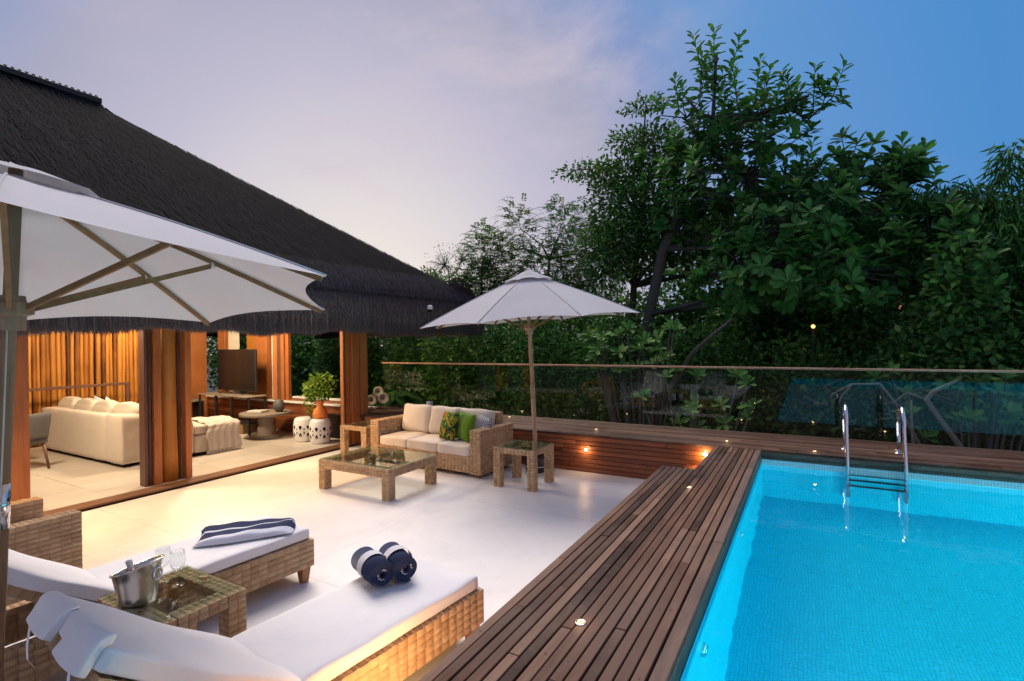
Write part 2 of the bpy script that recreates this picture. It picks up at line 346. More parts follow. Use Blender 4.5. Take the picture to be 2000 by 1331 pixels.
# ------------------------------------------------------------------ mesh helpers
ORG = {}
class MB:
    def __init__(s): s.v = []; s.f = []; s.n = 0; s.uv = []; s.tone = []
    def add(s, v, f):
        k = s.n; s.v.extend([tuple(p) for p in v]); s.f.extend([tuple(i+k for i in q) for q in f]); s.n += len(v); return s
    def box(s, x0, x1, y0, y1, z0, z1):
        return s.add([(x0,y0,z0),(x1,y0,z0),(x1,y1,z0),(x0,y1,z0),(x0,y0,z1),(x1,y0,z1),(x1,y1,z1),(x0,y1,z1)],
                     [(0,3,2,1),(4,5,6,7),(0,1,5,4),(1,2,6,5),(2,3,7,6),(3,0,4,7)])
    def cbox(s, x0, x1, y0, y1, z0, z1, c=0.004):
        """box with chamfered edges"""
        v = []; idx = {}
        X, Y, Z = (x0, x1), (y0, y1), (z0, z1)
        for i in (0, 1):
            for j in (0, 1):
                for k in (0, 1):
                    sx, sy, sz = (c if i == 0 else -c), (c if j == 0 else -c), (c if k == 0 else -c)
                    for a, p in enumerate(((X[i], Y[j]+sy, Z[k]+sz), (X[i]+sx, Y[j], Z[k]+sz), (X[i]+sx, Y[j]+sy, Z[k]))):
                        idx[i, j, k, a] = len(v); v.append(p)
        f = []
        for i in (0, 1):
            q = [idx[i,0,0,0], idx[i,1,0,0], idx[i,1,1,0], idx[i,0,1,0]]; f.append(q if i else q[::-1])
            q = [idx[0,i,0,1], idx[1,i,0,1], idx[1,i,1,1], idx[0,i,1,1]]; f.append(q[::-1] if i else q)
            q = [idx[0,0,i,2], idx[1,0,i,2], idx[1,1,i,2], idx[0,1,i,2]]; f.append(q if i else q[::-1])
        for i in (0, 1):
            for j in (0, 1):
                f.append([idx[i,j,0,0], idx[i,j,1,0], idx[i,j,1,1], idx[i,j,0,1]] if (i+j) % 2 else [idx[i,j,0,1], idx[i,j,1,1], idx[i,j,1,0], idx[i,j,0,0]])
                f.append([idx[i,0,j,0], idx[i,1,j,0], idx[i,1,j,2], idx[i,0,j,2]] if (i+j) % 2 == 0 else [idx[i,0,j,2], idx[i,1,j,2], idx[i,1,j,0], idx[i,0,j,0]])
                f.append([idx[0,i,j,1], idx[1,i,j,1], idx[1,i,j,2], idx[0,i,j,2]] if (i+j) % 2 else [idx[0,i,j,2], idx[1,i,j,2], idx[1,i,j,1], idx[0,i,j,1]])
                for k in (0, 1):
                    q = [idx[i,j,k,0], idx[i,j,k,1], idx[i,j,k,2]]; f.append(q if (i+j+k) % 2 else q[::-1])
        return s.add(v, f)
    def tube(s, pts, rad, seg=10, cap=True):
        pts = [Vector(p) for p in pts]
        if not hasattr(rad, '__len__'): rad = [rad]*len(pts)
        rad = [float(q) for q in rad]
        d0 = (pts[1]-pts[0]).normalized()
        a = d0.orthogonal().normalized(); v = []; f = []
        for i, p in enumerate(pts):
            d = ((pts[min(i+1, len(pts)-1)]-pts[i]).normalized() + (pts[i]-pts[max(i-1, 0)]).normalized())
            d = d.normalized() if d.length > 1e-6 else d0
            a = (a - d*a.dot(d)).normalized(); b = d.cross(a)
            for k in range(seg):
                th = 2*math.pi*k/seg; v.append(p + rad[i]*(math.cos(th)*a + math.sin(th)*b))
        for i in range(len(pts)-1):
            for k in range(seg):
                k2 = (k+1) % seg; f.append((i*seg+k, i*seg+k2, (i+1)*seg+k2, (i+1)*seg+k))
        if cap:
            f.append(tuple(range(seg))[::-1]); f.append(tuple((len(pts)-1)*seg+k for k in range(seg)))
        return s.add(v, f)
    def lathe(s, prof, c=(0, 0, 0), seg=28, sx=1.0, sy=1.0):
        v = []; f = []; n = len(prof)
        for (r, z) in prof:
            for k in range(seg):
                th = 2*math.pi*k/seg; v.append((c[0]+sx*r*math.cos(th), c[1]+sy*r*math.sin(th), c[2]+z))
        for i in range(n-1):
            for k in range(seg):
                k2 = (k+1) % seg; f.append((i*seg+k, i*seg+k2, (i+1)*seg+k2, (i+1)*seg+k))
        if prof[0][0] > 1e-5: f.append(tuple(range(seg))[::-1])
        if prof[-1][0] > 1e-5: f.append(tuple((n-1)*seg+k for k in range(seg)))
        return s.add(v, f)
    def build(s, name, mat, parent=None, smooth=False, local=False, org=None, recalc=False):
        me = bpy.data.meshes.new(name)
        o = (0, 0, 0)
        if not local:
            if parent is not None: o = ORG.get(parent.name, (0, 0, 0))
            elif org is not None: o = org
        vs_ = [(p[0]-o[0], p[1]-o[1], p[2]-o[2]) for p in s.v] if o != (0, 0, 0) else s.v
        me.from_pydata(vs_, [], s.f)
        if recalc:
            bm = bmesh.new(); bm.from_mesh(me); bmesh.ops.remove_doubles(bm, verts=bm.verts, dist=1e-5); bmesh.ops.recalc_face_normals(bm, faces=bm.faces); bm.to_mesh(me); bm.free()
        return link(name, me, mat, parent, smooth, o if parent is None else None, o)
def link(name, me, mat, parent=None, smooth=False, loc=None, org=(0, 0, 0)):
    if mat is not None and len(me.materials) == 0: me.materials.append(MATS[mat])
    if smooth: me.shade_smooth()
    ob = bpy.data.objects.new(name, me); col.objects.link(ob)
    if parent is not None: ob.parent = parent
    if loc is not None: ob.location = loc
    ORG[ob.name] = org
    return ob
def tag(o, label=None, cat=None, group=None, kind=None):
    if label: o['label'] = label
    if cat: o['category'] = cat
    if group: o['group'] = group
    if kind: o['kind'] = kind
    return o
def thing(name, label, cat, loc=(0, 0, 0), rz=0.0, group=None):
    o = bpy.data.objects.new(name, None); col.objects.link(o); o.location = loc; o.rotation_euler = (0, 0, rz); o.empty_display_size = 0.1
    ORG[o.name] = tuple(loc)
    return tag(o, label, cat, group)
def copy_tree(o, parent=None):
    c = o.copy(); col.objects.link(c); c.parent = parent
    for ch in o.children: copy_tree(ch, c)
    return c

# woven panel: checker of strands passing over and under, one continuous relief
def weave(sets, name, mat, parent, cu=0.068, cv=0.040, amp=0.008):
    """sets: list of (origin, u, v) rectangles; normal = u x v"""
    V = []; F = []; UV = []; T = []; base = 0
    ss = np.array([0.0, 0.09, 0.5, 0.91])
    for (o, u, v) in sets:
        o = np.array(o, float); u = np.array(u, float); v = np.array(v, float)
        lu, lv = np.linalg.norm(u), np.linalg.norm(v); n = np.cross(u, v); n /= np.linalg.norm(n)
        nu, nv = max(1, round(lu/cu)), max(1, round(lv/cv))
        a = np.concatenate([(i+ss)/nu for i in range(nu)]+[[1.0]]); b = np.concatenate([(j+ss)/nv for j in range(nv)]+[[1.0]])
        A, B = np.meshgrid(a, b, indexing='ij')
        ia = np.minimum((A*nu+1e-6).astype(int), nu-1); jb = np.minimum((B*nv+1e-6).astype(int), nv-1)
        fa = A*nu-ia; fb = B*nv-jb
        par = ((ia+jb) % 2 == 0)
        sa = np.clip(np.sin(np.pi*np.clip(fa, 0, 1)), 0, 1); sb = np.clip(np.sin(np.pi*np.clip(fb, 0, 1)), 0, 1)
        h = np.where(par, sa**0.8*sb**0.35, sa**0.35*sb**0.8)
        ph = np.sin(ia*12.9898+jb*78.233+o[0]*7+o[1]*3+o[2]*5)*43758.5453; rr = ph-np.floor(ph)
        h = h*(0.65+0.6*rr)
        edge = (fa < 0.01) | (fb < 0.01); inner = (A > 1e-6) & (A < 1-1e-6) & (B > 1e-6) & (B < 1-1e-6)
        h = np.where(edge & inner, -0.75, h)
        pts = o + A[..., None]*u + B[..., None]*v + (amp*h)[..., None]*n
        na, nb = len(a), len(b)
        V.append(pts.reshape(-1, 3))
        I = np.arange(na*nb).reshape(na, nb)+base
        q = np.stack([I[:-1, :-1], I[1:, :-1], I[1:, 1:], I[:-1, 1:]], -1).reshape(-1, 4); F.append(q)
        fi, fj = np.meshgrid(np.arange(na-1)//4, np.arange(nb-1)//4, indexing='ij')
        fp = ((fi+fj) % 2 == 0).reshape(-1)
        ph = np.sin(fi*12.9898+fj*78.233+o[0]*7+o[1]*3+o[2]*5)*43758.5453; T.append((ph-np.floor(ph)).reshape(-1))
        Au = A*lu; Bv = B*lv
        def corner(M): return np.stack([M[:-1, :-1], M[1:, :-1], M[1:, 1:], M[:-1, 1:]], -1).reshape(-1, 4)
        cu_, cv_ = corner(Au), corner(Bv)
        uvx = np.where(fp[:, None], cu_, cv_); uvy = np.where(fp[:, None], cv_, cu_)
        UV.append(np.stack([uvx, uvy], -1).reshape(-1, 2)); base += na*nb
    V = np.concatenate(V); F = np.concatenate(F); UV = np.concatenate(UV); T = np.concatenate(T)
    me = np_mesh(name, V, F)
    uvl = me.uv_layers.new(name='UVMap'); uvl.data.foreach_set('uv', UV.astype(np.float32).ravel())
    at = me.attributes.new('tone', 'FLOAT', 'FACE'); at.data.foreach_set('value', T.astype(np.float32))
    return link(name, me, mat, parent, True)
def np_mesh(name, V, F):
    me = bpy.data.meshes.new(name)
    V = np.asarray(V, np.float32); F = np.asarray(F, np.int32); k = F.shape[1]
    me.vertices.add(len(V)); me.vertices.foreach_set('co', V.ravel())
    me.loops.add(F.size); me.loops.foreach_set('vertex_index', F.ravel())
    me.polygons.add(len(F)); me.polygons.foreach_set('loop_start', np.arange(0, F.size, k, dtype=np.int32)); me.polygons.foreach_set('loop_total', np.full(len(F), k, np.int32))
    me.update(calc_edges=True); return me
def wbox(x0, x1, y0, y1, z0, z1, skip=''):
    """woven rectangles of a box's faces (inset so that the relief ends at the given size)"""
    e = 0.006; x0 += e; x1 -= e; y0 += e; y1 -= e; z1 -= e
    a, b, c = x1-x0, y1-y0, z1-z0
    d = {'-y': ((x0,y0,z0),(a,0,0),(0,0,c)), '+x': ((x1,y0,z0),(0,b,0),(0,0,c)), '+y': ((x1,y1,z0),(-a,0,0),(0,0,c)), '-x': ((x0,y1,z0),(0,-b,0),(0,0,c)),
         '+z': ((x0,y0,z1),(a,0,0),(0,b,0)), '-z': ((x0,y1,z0),(a,0,0),(0,-b,0))}
    return [v for k, v in d.items() if k not in skip.split()]

def cushion_mesh(w, d, h, r=0.04, puff=0.25, n=14, noise=0.006, seed=0, fit=None):
    """soft box centred in x and y, resting on z=0"""
    g = np.linspace(-1, 1, n+1); V = []; F = []; b = 0
    for ax in range(3):
        for sgn in (-1, 1):
            A, B = np.meshgrid(g, g, indexing='ij'); Cc = np.full_like(A, sgn)
            P = [None]*3; P[ax] = Cc; P[(ax+1) % 3] = A; P[(ax+2) % 3] = B
            V.append(np.stack(P, -1).reshape(-1, 3)); I = np.arange((n+1)**2).reshape(n+1, n+1)+b; b += (n+1)**2
            q = np.stack([I[:-1, :-1], I[1:, :-1], I[1:, 1:], I[:-1, 1:]], -1).reshape(-1, 4)
            F.append(q if sgn > 0 else q[:, ::-1])
    U = np.concatenate(V); F = np.concatenate(F)
    half = np.array([w/2, d/2, h/2]); r = min(r, h/2*0.98)
    p = U*half; inner = np.clip(p, -(half-r), half-r); dd = p-inner
    nl = np.linalg.norm(dd, axis=1, keepdims=True); p = inner + np.where(nl > 1e-9, dd/np.maximum(nl, 1e-9)*r, 0)
    k = (1-np.clip(np.abs(U[:, 0]), 0, 1)**2.5)*(1-np.clip(np.abs(U[:, 1]), 0, 1)**2.5)
    p[:, 2] += np.sign(U[:, 2])*np.abs(U[:, 2])*k*h*puff*np.where(U[:, 2] > 0, 1, 0.15)
    s = seed*3.7
    p[:, 2] += noise*np.sin(p[:, 0]*13+s)*np.sin(p[:, 1]*11+s*2)*(U[:, 2] > 0)
    p[:, 0] += noise*np.sin(p[:, 1]*17+s)*np.sin(p[:, 2]*21+s); p[:, 1] += noise*np.sin(p[:, 0]*15+s)
    p[:, 2] += h/2
    if fit is not None: p = fit(p)
    bm = bmesh.new(); vs_ = [bm.verts.new(x) for x in p]
    for q in F: bm.faces.new([vs_[i] for i in q])
    bmesh.ops.remove_doubles(bm, verts=bm.verts, dist=1e-4); bmesh.ops.recalc_face_normals(bm, faces=bm.faces)
    me = bpy.data.meshes.new('cushion'); bm.to_mesh(me); bm.free(); return me
def pillow_mesh(w, h, t, n=16, pinch=0.10):
    g = np.linspace(-1, 1, n+1); A, B = np.meshgrid(g, g, indexing='ij')
    ox = A*(w/2)*(1-pinch*(1-np.abs(B)**2)*np.abs(A)**3); oz = B*(h/2)*(1-pinch*(1-np.abs(A)**2)*np.abs(B)**3)
    th = t/2*np.clip((1-A**2)*(1-B**2), 0, 1)**0.42
    th = th*(1+0.06*np.sin(A*5+B*3))
    V = np.concatenate([np.stack([ox, -th, oz], -1).reshape(-1, 3), np.stack([ox, th, oz], -1).reshape(-1, 3)])
    V[:, 2] += h/2
    I = np.arange((n+1)**2).reshape(n+1, n+1); q = np.stack([I[:-1, :-1], I[1:, :-1], I[1:, 1:], I[:-1, 1:]], -1).reshape(-1, 4)
    F = np.concatenate([q, q[:, ::-1]+(n+1)**2])
    bm = bmesh.new(); vs_ = [bm.verts.new(x) for x in V]
    for f in F: bm.faces.new([vs_[i] for i in f])
    bmesh.ops.remove_doubles(bm, verts=bm.verts, dist=1e-4); bmesh.ops.recalc_face_normals(bm, faces=bm.faces)
    me = bpy.data.meshes.new('pillow'); bm.to_mesh(me); bm.free(); return me

def planks(parent, name, mat, along, across, z0, z1, axis, width, gap, lengths, jit=0.002, cham=0.003, skip=None, tilt=0.004):
    """boards laid along an axis, cut to random lengths; each board one object"""
    a0, a1 = along; c0, c1 = across
    n = max(1, round((c1-c0+gap)/(width+gap))); wd = (c1-c0+gap)/n - gap
    for i in range(n):
        p0 = c0 + i*(wd+gap); p = a0 - rnd.uniform(0, lengths[0]*0.8)
        while p < a1:
            L = rnd.uniform(*lengths); s, e = max(a0, p), min(a1, p+L); p += L+0.003
            if e-s < 0.06: continue
            parts_ = [(s, e)] if skip is None else skip(s, e, p0, p0+wd)
            for (s2, e2) in parts_:
                if e2-s2 < 0.05: continue
                dz = rnd.uniform(-jit, jit); cx_, cc = (s2+e2)/2, p0+wd/2; hl, hw = (e2-s2)/2, wd/2-rnd.uniform(0, gap*0.15)
                b = MB()
                if axis == 1: b.cbox(-hw, hw, -hl, hl, z0-z1, 0, cham); loc = (cc, cx_, z1+dz)
                else: b.cbox(-hl, hl, -hw, hw, z0-z1, 0, cham); loc = (cx_, cc, z1+dz)
                o = b.build(name, mat, parent, local=True)
                po = ORG.get(parent.name, (0, 0, 0)); o.location = (loc[0]-po[0], loc[1]-po[1], loc[2]-po[2])
                o.rotation_euler = (rnd.uniform(-tilt, tilt), 0, 0) if axis == 0 else (0, rnd.uniform(-tilt, tilt), 0)
def wall_planks(parent, name, mat, x0, x1, y, z0, z1, n, gap, lengths, depth=0.02, holes=()):
    """horizontal boards on a wall facing -y"""
    wd = (z1-z0+gap)/n - gap; po = ORG.get(parent.name, (0, 0, 0))
    for i in range(n):
        zz = z0+i*(wd+gap); p = x0-rnd.uniform(0, lengths[0]*0.8)
        while p < x1:
            L = rnd.uniform(*lengths); s, e = max(x0, p), min(x1, p+L); p += L+0.003
            if e-s < 0.06: continue
            dy = rnd.uniform(-0.002, 0.002); b = MB().cbox(-(e-s)/2, (e-s)/2, 0, depth, 0, wd, 0.003)
            o = b.build(name, mat, parent, local=True); o.location = ((s+e)/2-po[0], y+dy-po[1], zz-po[2])

ZB = 0.565          # top of the raised deck

# ================================================================== SETTING
g = MB().add([(-250,-250,-3.2),(250,-250,-3.2),(250,250,-3.2),(-250,250,-3.2)], [(0,1,2,3)]).build('ground', 'soil'); tag(g, kind='structure')
pf = MB().box(-7.60, -1.44, -6.0, 7.262, -0.15, 0.0).build('patio_floor', 'white_cement'); tag(pf, kind='structure')
rw = MB().box(-16.5, 12.0, 8.60, 8.80, -3.2, 0.50).build('retaining_wall', 'house_wall'); tag(rw, kind='structure')

# pool-side walkway: boards run away from the camera; a notch with a step near the far end
walk = MB().box(-1.43, -0.56, -4.0, 5.86, 0.0, 0.528).box(-1.07, -0.56, 5.86, 7.262, 0.0, 0.528).build('pool_walkway', 'dark_void', org=(-1.0, 0, 0)); tag(walk, kind='structure')
def notch(s, e, c0, c1):
    return [(s, min(e, 5.87))] if c1 < -1.06 and s < 5.87 else ([] if c1 < -1.06 else [(s, e)])
planks(walk, 'plank', 'deck_wood_y', (-2.0, 7.245), (-1.450, -0.610), 0.535, ZB, 1, 0.051, 0.0075, (1.3, 2.9), jit=0.0025, skip=notch, tilt=0.012)
scr = MB()                      # screw heads, two to each bearer
for i in range(14):
    for yb in np.arange(-1.6, 7.2, 0.62):
        xx = -1.450+0.0603*i+0.028
        if (xx < -1.07 and yb > 5.8) or rnd.random() < 0.25: continue
        scr.lathe([(0.0042, 0.0), (0.0038, 0.0012), (0.0, 0.0006)], (xx+rnd.uniform(-.006, .006), yb+rnd.uniform(-.02, .02), ZB+0.0015), 7)
so = scr.build('screw_heads', 'black_metal', walk); so['kind'] = 'stuff'
planks(walk, 'edge_plank', 'old_wood_y', (-2.0, 7.245), (-0.600, -0.530), 0.50, ZB-0.001, 1, 0.07, 0.006, (1.6, 2.6), jit=0.002, cham=0.005, tilt=0.02)
for z0, z1, xo in ((0.437, 0.497, -0.525), (0.501, 0.548, -0.522)):
    planks(walk, 'pool_edge_board', 'old_wood_y', (-2.0, 7.24), (xo-0.03, xo), z0, z1, 1, 0.03, 0.004, (2.0, 3.0), jit=0.001, tilt=0.0)
for i in range(7):          # riser boards towards the patio
    planks(walk, 'riser_board', 'red_wood_x', (-2.0, 5.86), (-1.455, -1.435), 0.012+i*0.074, 0.080+i*0.074, 1, 0.02, 0.004, (2.0, 3.0), jit=0, tilt=0)
step = MB().box(-1.43, -1.08, 6.35, 7.25, 0.0, 0.255).build('step', 'dark_void', org=(-1.25, 6.8, 0)); tag(step, kind='structure')
planks(step, 'plank', 'red_wood_x', (6.30, 7.24), (-1.445, -1.085), 0.258, 0.285, 1, 0.066, 0.008, (1.0, 1.2), tilt=0)

# raised deck along the glass: boards run across, red timber face below
deck = MB().box(-8.6, -0.545, 7.285, 8.50, 0.0, 0.528).box(-0.545, 10.0, 7.285, 8.50, 0.0, 0.528).build('raised_deck', 'dark_void', org=(0, 7.9, 0)); tag(deck, kind='structure')
planks(deck, 'plank', 'deck_wood_x', (-8.3, 8.5), (7.252, 8.53), 0.535, ZB, 0, 0.083, 0.0075, (1.6, 3.2), jit=0.002)
wall_planks(deck, 'face_board', 'red_wood_x', -7.55, -0.56, 7.262, 0.004, 0.533, 8, 0.006, (1.6, 3.0))
wall_planks(deck, 'pool_face_board', 'old_wood_y', -0.53, 8.5, 7.238, 0.437, 0.536, 2, 0.004, (1.8, 3.0), depth=0.03)

# pool
XW, YW, ZW, ZP = -0.520, 7.240, 0.386, -0.98; XP = 6.5
b = MB().add([(XW,-4,ZP),(XP,-4,ZP),(XP,YW,ZP),(XW,YW,ZP)], [(0,1,2,3)]).build('pool_floor', 'mosaic_floor'); tag(b, kind='structure')
def wallq(nm, mat, p, par=None):
    o = MB().add(p, [(0,1,2,3)]).build(nm, mat, par, recalc=False)
    if par is None: tag(o, kind='structure')
    return o
w1 = wallq('pool_wall_far', 'mosaic_wall_y', [(XW,YW,ZP),(XP,YW,ZP),(XP,YW,0.35),(XW,YW,0.35)][::-1])
wallq('tile_band', 'mosaic_band', [(XW,YW-0.001,0.35),(XP,YW-0.001,0.35),(XP,YW-0.001,0.45),(XW,YW-0.001,0.45)][::-1], w1)
w2 = wallq('pool_wall_near', 'mosaic_wall_x', [(XW,-4,ZP),(XW,YW,ZP),(XW,YW,0.45),(XW,-4,0.45)])
w3 = wallq('pool_wall_side', 'mosaic_wall_x', [(XP,-4,ZP),(XP,YW,ZP),(XP,YW,0.5),(XP,-4,0.5)][::-1])
w4 = wallq('pool_wall_back', 'mosaic_wall_y', [(XW,-4,ZP),(XP,-4,ZP),(XP,-4,0.5),(XW,-4,0.5)])
b = MB().add([(XW,-4,ZW),(XP,-4,ZW),(XP,YW,ZW),(XW,YW,ZW)], [(0,1,2,3)]).build('pool_water', 'pool_water'); tag(b, kind='structure')
# water inlets in the near wall
for i, (yy, zz) in enumerate(((2.95, 0.20), (4.75, 0.20))):
    t_ = thing('pool_inlet', ['round chrome pool inlet in the tiled wall, nearer of the two', 'round chrome pool inlet in the tiled wall, farther of the two'][i], 'inlet', (XW, yy, zz), group='pool inlets')
    m = MB().lathe([(0.026, 0.010), (0.030, 0.020), (0.042, 0.024), (0.054, 0.014), (0.056, 0.0)], seg=28)
    m.v = [(p[2], p[0], p[1]) for p in m.v]; m.build('ring', 'steel', t_, True, True)
    m = MB().lathe([(0.0, 0.016), (0.014, 0.014), (0.027, 0.006)], seg=20); m.v = [(p[2], p[0], p[1]) for p in m.v]; m.build('nozzle', 'black_plastic', t_, True, True)
# underwater lamps added in the unseen long wall to brighten the water
for i, yy in enumerate((-2.0, 0.8, 3.6, 6.2)):
    t_ = thing('pool_lamp', ['underwater lamp in the long pool wall, farthest behind the camera', 'underwater lamp in the long pool wall, second from behind the camera', 'underwater lamp in the long pool wall, third towards the ladder', 'underwater lamp in the long pool wall nearest the raised deck'][i], 'lamp', (XP, yy, -0.10), group='underwater lamps')
    m = MB().lathe([(0.0, 0.02), (0.09, 0.018), (0.11, 0.0)], seg=24); m.v = [(-p[2], p[0], p[1]) for p in m.v]; m.build('lens', 'pool_glow', t_, True, True)
    d = bpy.data.lights.new('lamp_light', 'SPOT'); o = bpy.data.objects.new('lamp_light', d); col.objects.link(o); o.parent = t_; o.location = (-0.06, 0, 0); o.rotation_euler = (0, R(80), 0)
    d.energy = 800; d.color = (0.25, 1.0, 0.97); d.shadow_soft_size = 0.08; d.spot_size = R(176); d.spot_blend = 0.5

# pool ladder
lad = thing('pool_ladder', 'stainless steel pool ladder with two curved handrails and dark treads', 'ladder', (0.66, 7.24, ZB))
for sx in (-0.275, 0.275):
    pts = [(sx, 0.48, 0.0), (sx, 0.48, 0.38)]
    for a in range(0, 181, 15):
        pts.append((sx, 0.26+0.22*math.cos(R(a)), 0.38+0.22*math.sin(R(a))))
    pts += [(sx, 0.035, 0.24), (sx, -0.045, 0.02), (sx, -0.06, -0.2), (sx, -0.06, -1.15)]
    rl = MB().tube(pts, 0.0215, 14).build('handrail', 'steel', lad, True, True)
    MB().lathe([(0.046, 0.0), (0.044, 0.010), (0.025, 0.016)], (sx, 0.48, 0.002), 20).build('flange', 'steel', rl, True, True)
for z in (-0.235, -0.47, -0.72):
    tr = MB().cbox(-0.265, 0.265, -0.092, -0.028, z-0.012, z+0.012, 0.005).build('tread', 'black_plastic', lad, local=True)
    for sx in (-0.262, 0.262): MB().lathe([(0.028, -0.02), (0.030, 0.0), (0.028, 0.02)], (sx, -0.06, z), 12).build('clamp', 'black_plastic', tr, True, True)

# glass balustrade
bal = thing('glass_balustrade', 'frameless glass balustrade with a reddish timber handrail along the deck edge', 'balustrade', (0, 8.55, ZB))
XJ = [-8.25, -5.50, -3.11, -0.67, 1.81, 4.3, 6.8, 9.3]
for a, c in zip(XJ[:-1], XJ[1:]):
    MB().cbox(a+0.006, c-0.006, -0.006, 0.006, -0.05, 0.955, 0.0015).build('glass_pane', 'fence_glass', bal, local=True)
xs = np.arange(-8.28, 9.4, 2.2)
for a in xs:
    MB().cbox(a, a+2.198, -0.028, 0.028, 0.953, 0.985, 0.006).build('handrail', 'rail_wood_x', bal, local=True)
MB().box(-8.28, 9.4, -0.022, 0.022, -0.06, -0.012).build('base_channel', 'black_metal', bal, local=True)

# little recessed lights: deck tops and timber face
def lamp_light(parent, loc, energy, typ='POINT', size=0.03, rot=None, spot=None, colr=(1.0, 0.62, 0.26), blend=0.6):
    d = bpy.data.lights.new('lamp_light', typ); o = bpy.data.objects.new('lamp_light', d); col.objects.link(o); o.parent = parent
    d.energy = energy; d.color = colr
    if typ == 'SPOT': d.spot_size = spot; d.spot_blend = blend
    if typ == 'AREA': d.size = size; d.shape = 'DISK'
    else: d.shadow_soft_size = size
    o.location = loc
    if rot: o.rotation_euler = rot
    return o
def deck_spot(x, y, label, on=True):
    t_ = thing('deck_spotlight', label, 'spotlight', (x, y, ZB+0.003), group='small lights let into the deck')
    MB().lathe([(0.030, -0.02), (0.030, 0.002), (0.027, 0.004), (0.019, 0.004), (0.018, 0.0)], seg=24).build('rim', 'brushed_steel', t_, True, True)
    MB().lathe([(0.0, 0.0045), (0.012, 0.0042), (0.0175, 0.003)], seg=20).build('lens', 'lamp_glow' if on else 'frosted', t_, True, True)
    if on: lamp_light(t_, (0, 0, 0.04), 0.22, size=0.015)
deck_spot(-1.013, 2.42, 'lit spotlight in the walkway boards nearest the camera')
deck_spot(-1.000, 5.11, 'lit spotlight in the walkway boards beside the notch')
deck_spot(-2.935, 7.75, 'lit spotlight in the raised deck boards above the wall light')
deck_spot(-0.990, 7.65, 'lit spotlight in the raised deck boards at the walkway end')
deck_spot(0.055, 7.42, 'small pale spotlight in the raised deck boards behind the pool')
deck_spot(0.95, 7.95, 'lit spotlight in the raised deck boards between the ladder handrails')
deck_spot(-4.85, 8.30, 'lit spotlight in the raised deck boards behind the sofa')
def wall_spot(x, z, e, label):
    t_ = thing('wall_spotlight', label, 'spotlight', (x, 7.262, z), group='round lights in the red timber face')
    m = MB().lathe([(0.036, -0.01), (0.036, 0.006), (0.030, 0.010), (0.022, 0.008)], seg=24); m.v = [(p[0], -p[2], p[1]) for p in m.v]; m.build('rim', 'brushed_steel', t_, True, True)
    m = MB().lathe([(0.0, 0.016), (0.014, 0.013), (0.022, 0.006)], seg=20); m.v = [(p[0], -p[2], p[1]) for p in m.v]; m.build('lens', 'lamp_glow', t_, True, True)
    lamp_light(t_, (0, -0.07, 0.0), e, size=0.02)
wall_spot(-2.925, 0.33, 2.6, 'lit round wall light low on the red timber face beside the cane table')
wall_spot(-1.215, 0.435, 7.0, 'bright round wall light in the notch by the walkway')
# light in the walkway riser, hidden behind the near lounger
t_ = thing('riser_light', 'warm light in the walkway riser glowing on the near lounger side', 'spotlight', (-1.458, 1.85, 0.24))
m = MB().lathe([(0.036, -0.004), (0.036, 0.006), (0.030, 0.010), (0.0, 0.010)], seg=20); m.v = [(-p[2], p[0], p[1]) for p in m.v]; m.build('lens', 'lamp_glow', t_, True, True)
lamp_light(t_, (-0.07, 0, 0.03), 24.0, size=0.04)

# ================================================================== PAVILION
pav = thing('thatched_pavilion', 'open timber pavilion with a steep dark thatched roof beside the patio', 'pavilion', (-10.5, 4.0, 0.0))
XE, YE, XR, YR, YB = -6.72, 10.15, -11.5, 4.52, -10.0       # eave x and y, ridge x and end
KY = (YE-YR)/(XE-XR)
def roof_loop(d, z, nf=90, nh=46):
    """one height line round the roof, inset d from the eave"""
    xf, yh, xb = XE-d, YE-d*KY, 2*XR-XE+d
    pts = []
    for i in range(nf): pts.append((xf, YB+(yh-YB)*i/nf, z))
    for i in range(nh): pts.append((xf+(xb-xf)*i/nh, yh, z))
    for i in range(nf+1): pts.append((xb, yh+(YB-yh)*i/nf, z))
    return pts
def bump(x, y, z, d):
    a = 0.035*math.sin(x*2.1+y*1.3)+0.03*math.sin(y*3.7-z*2.2)+0.02*math.sin(x*5.3+y*6.1)+0.02*math.sin(y*11+x*3)
    return a*0.55-0.045 if d > 0.1 else a*0.3
prof = [(0.10, 2.26), (-0.05, 2.24), (-0.10, 2.42), (-0.075, 2.75), (0.03, 2.96), (0.2, 3.11)]
dd = 0.45
while dd < 4.5: prof.append((dd, 2.965+0.738*dd)); dd += 0.25
prof += [(4.62, 6.38), (4.69, 6.46), (4.73, 6.56), (4.775, 6.61)]
rm = MB(); loops = []
for (d, z) in prof:
    lp = [(x, y, zz+bump(x, y, zz, d)) for (x, y, zz) in roof_loop(d, z)]
    loops.append((rm.n, len(lp))); rm.add(lp, [])
for (a, n1), (b2, n2) in zip(loops[:-1], loops[1:]):
    for i in range(n1-1): rm.f.append((a+i, a+i+1, b2+i+1, b2+i))
a, n1 = loops[-1]; rm.f.append(tuple(a+i for i in range(n1)))
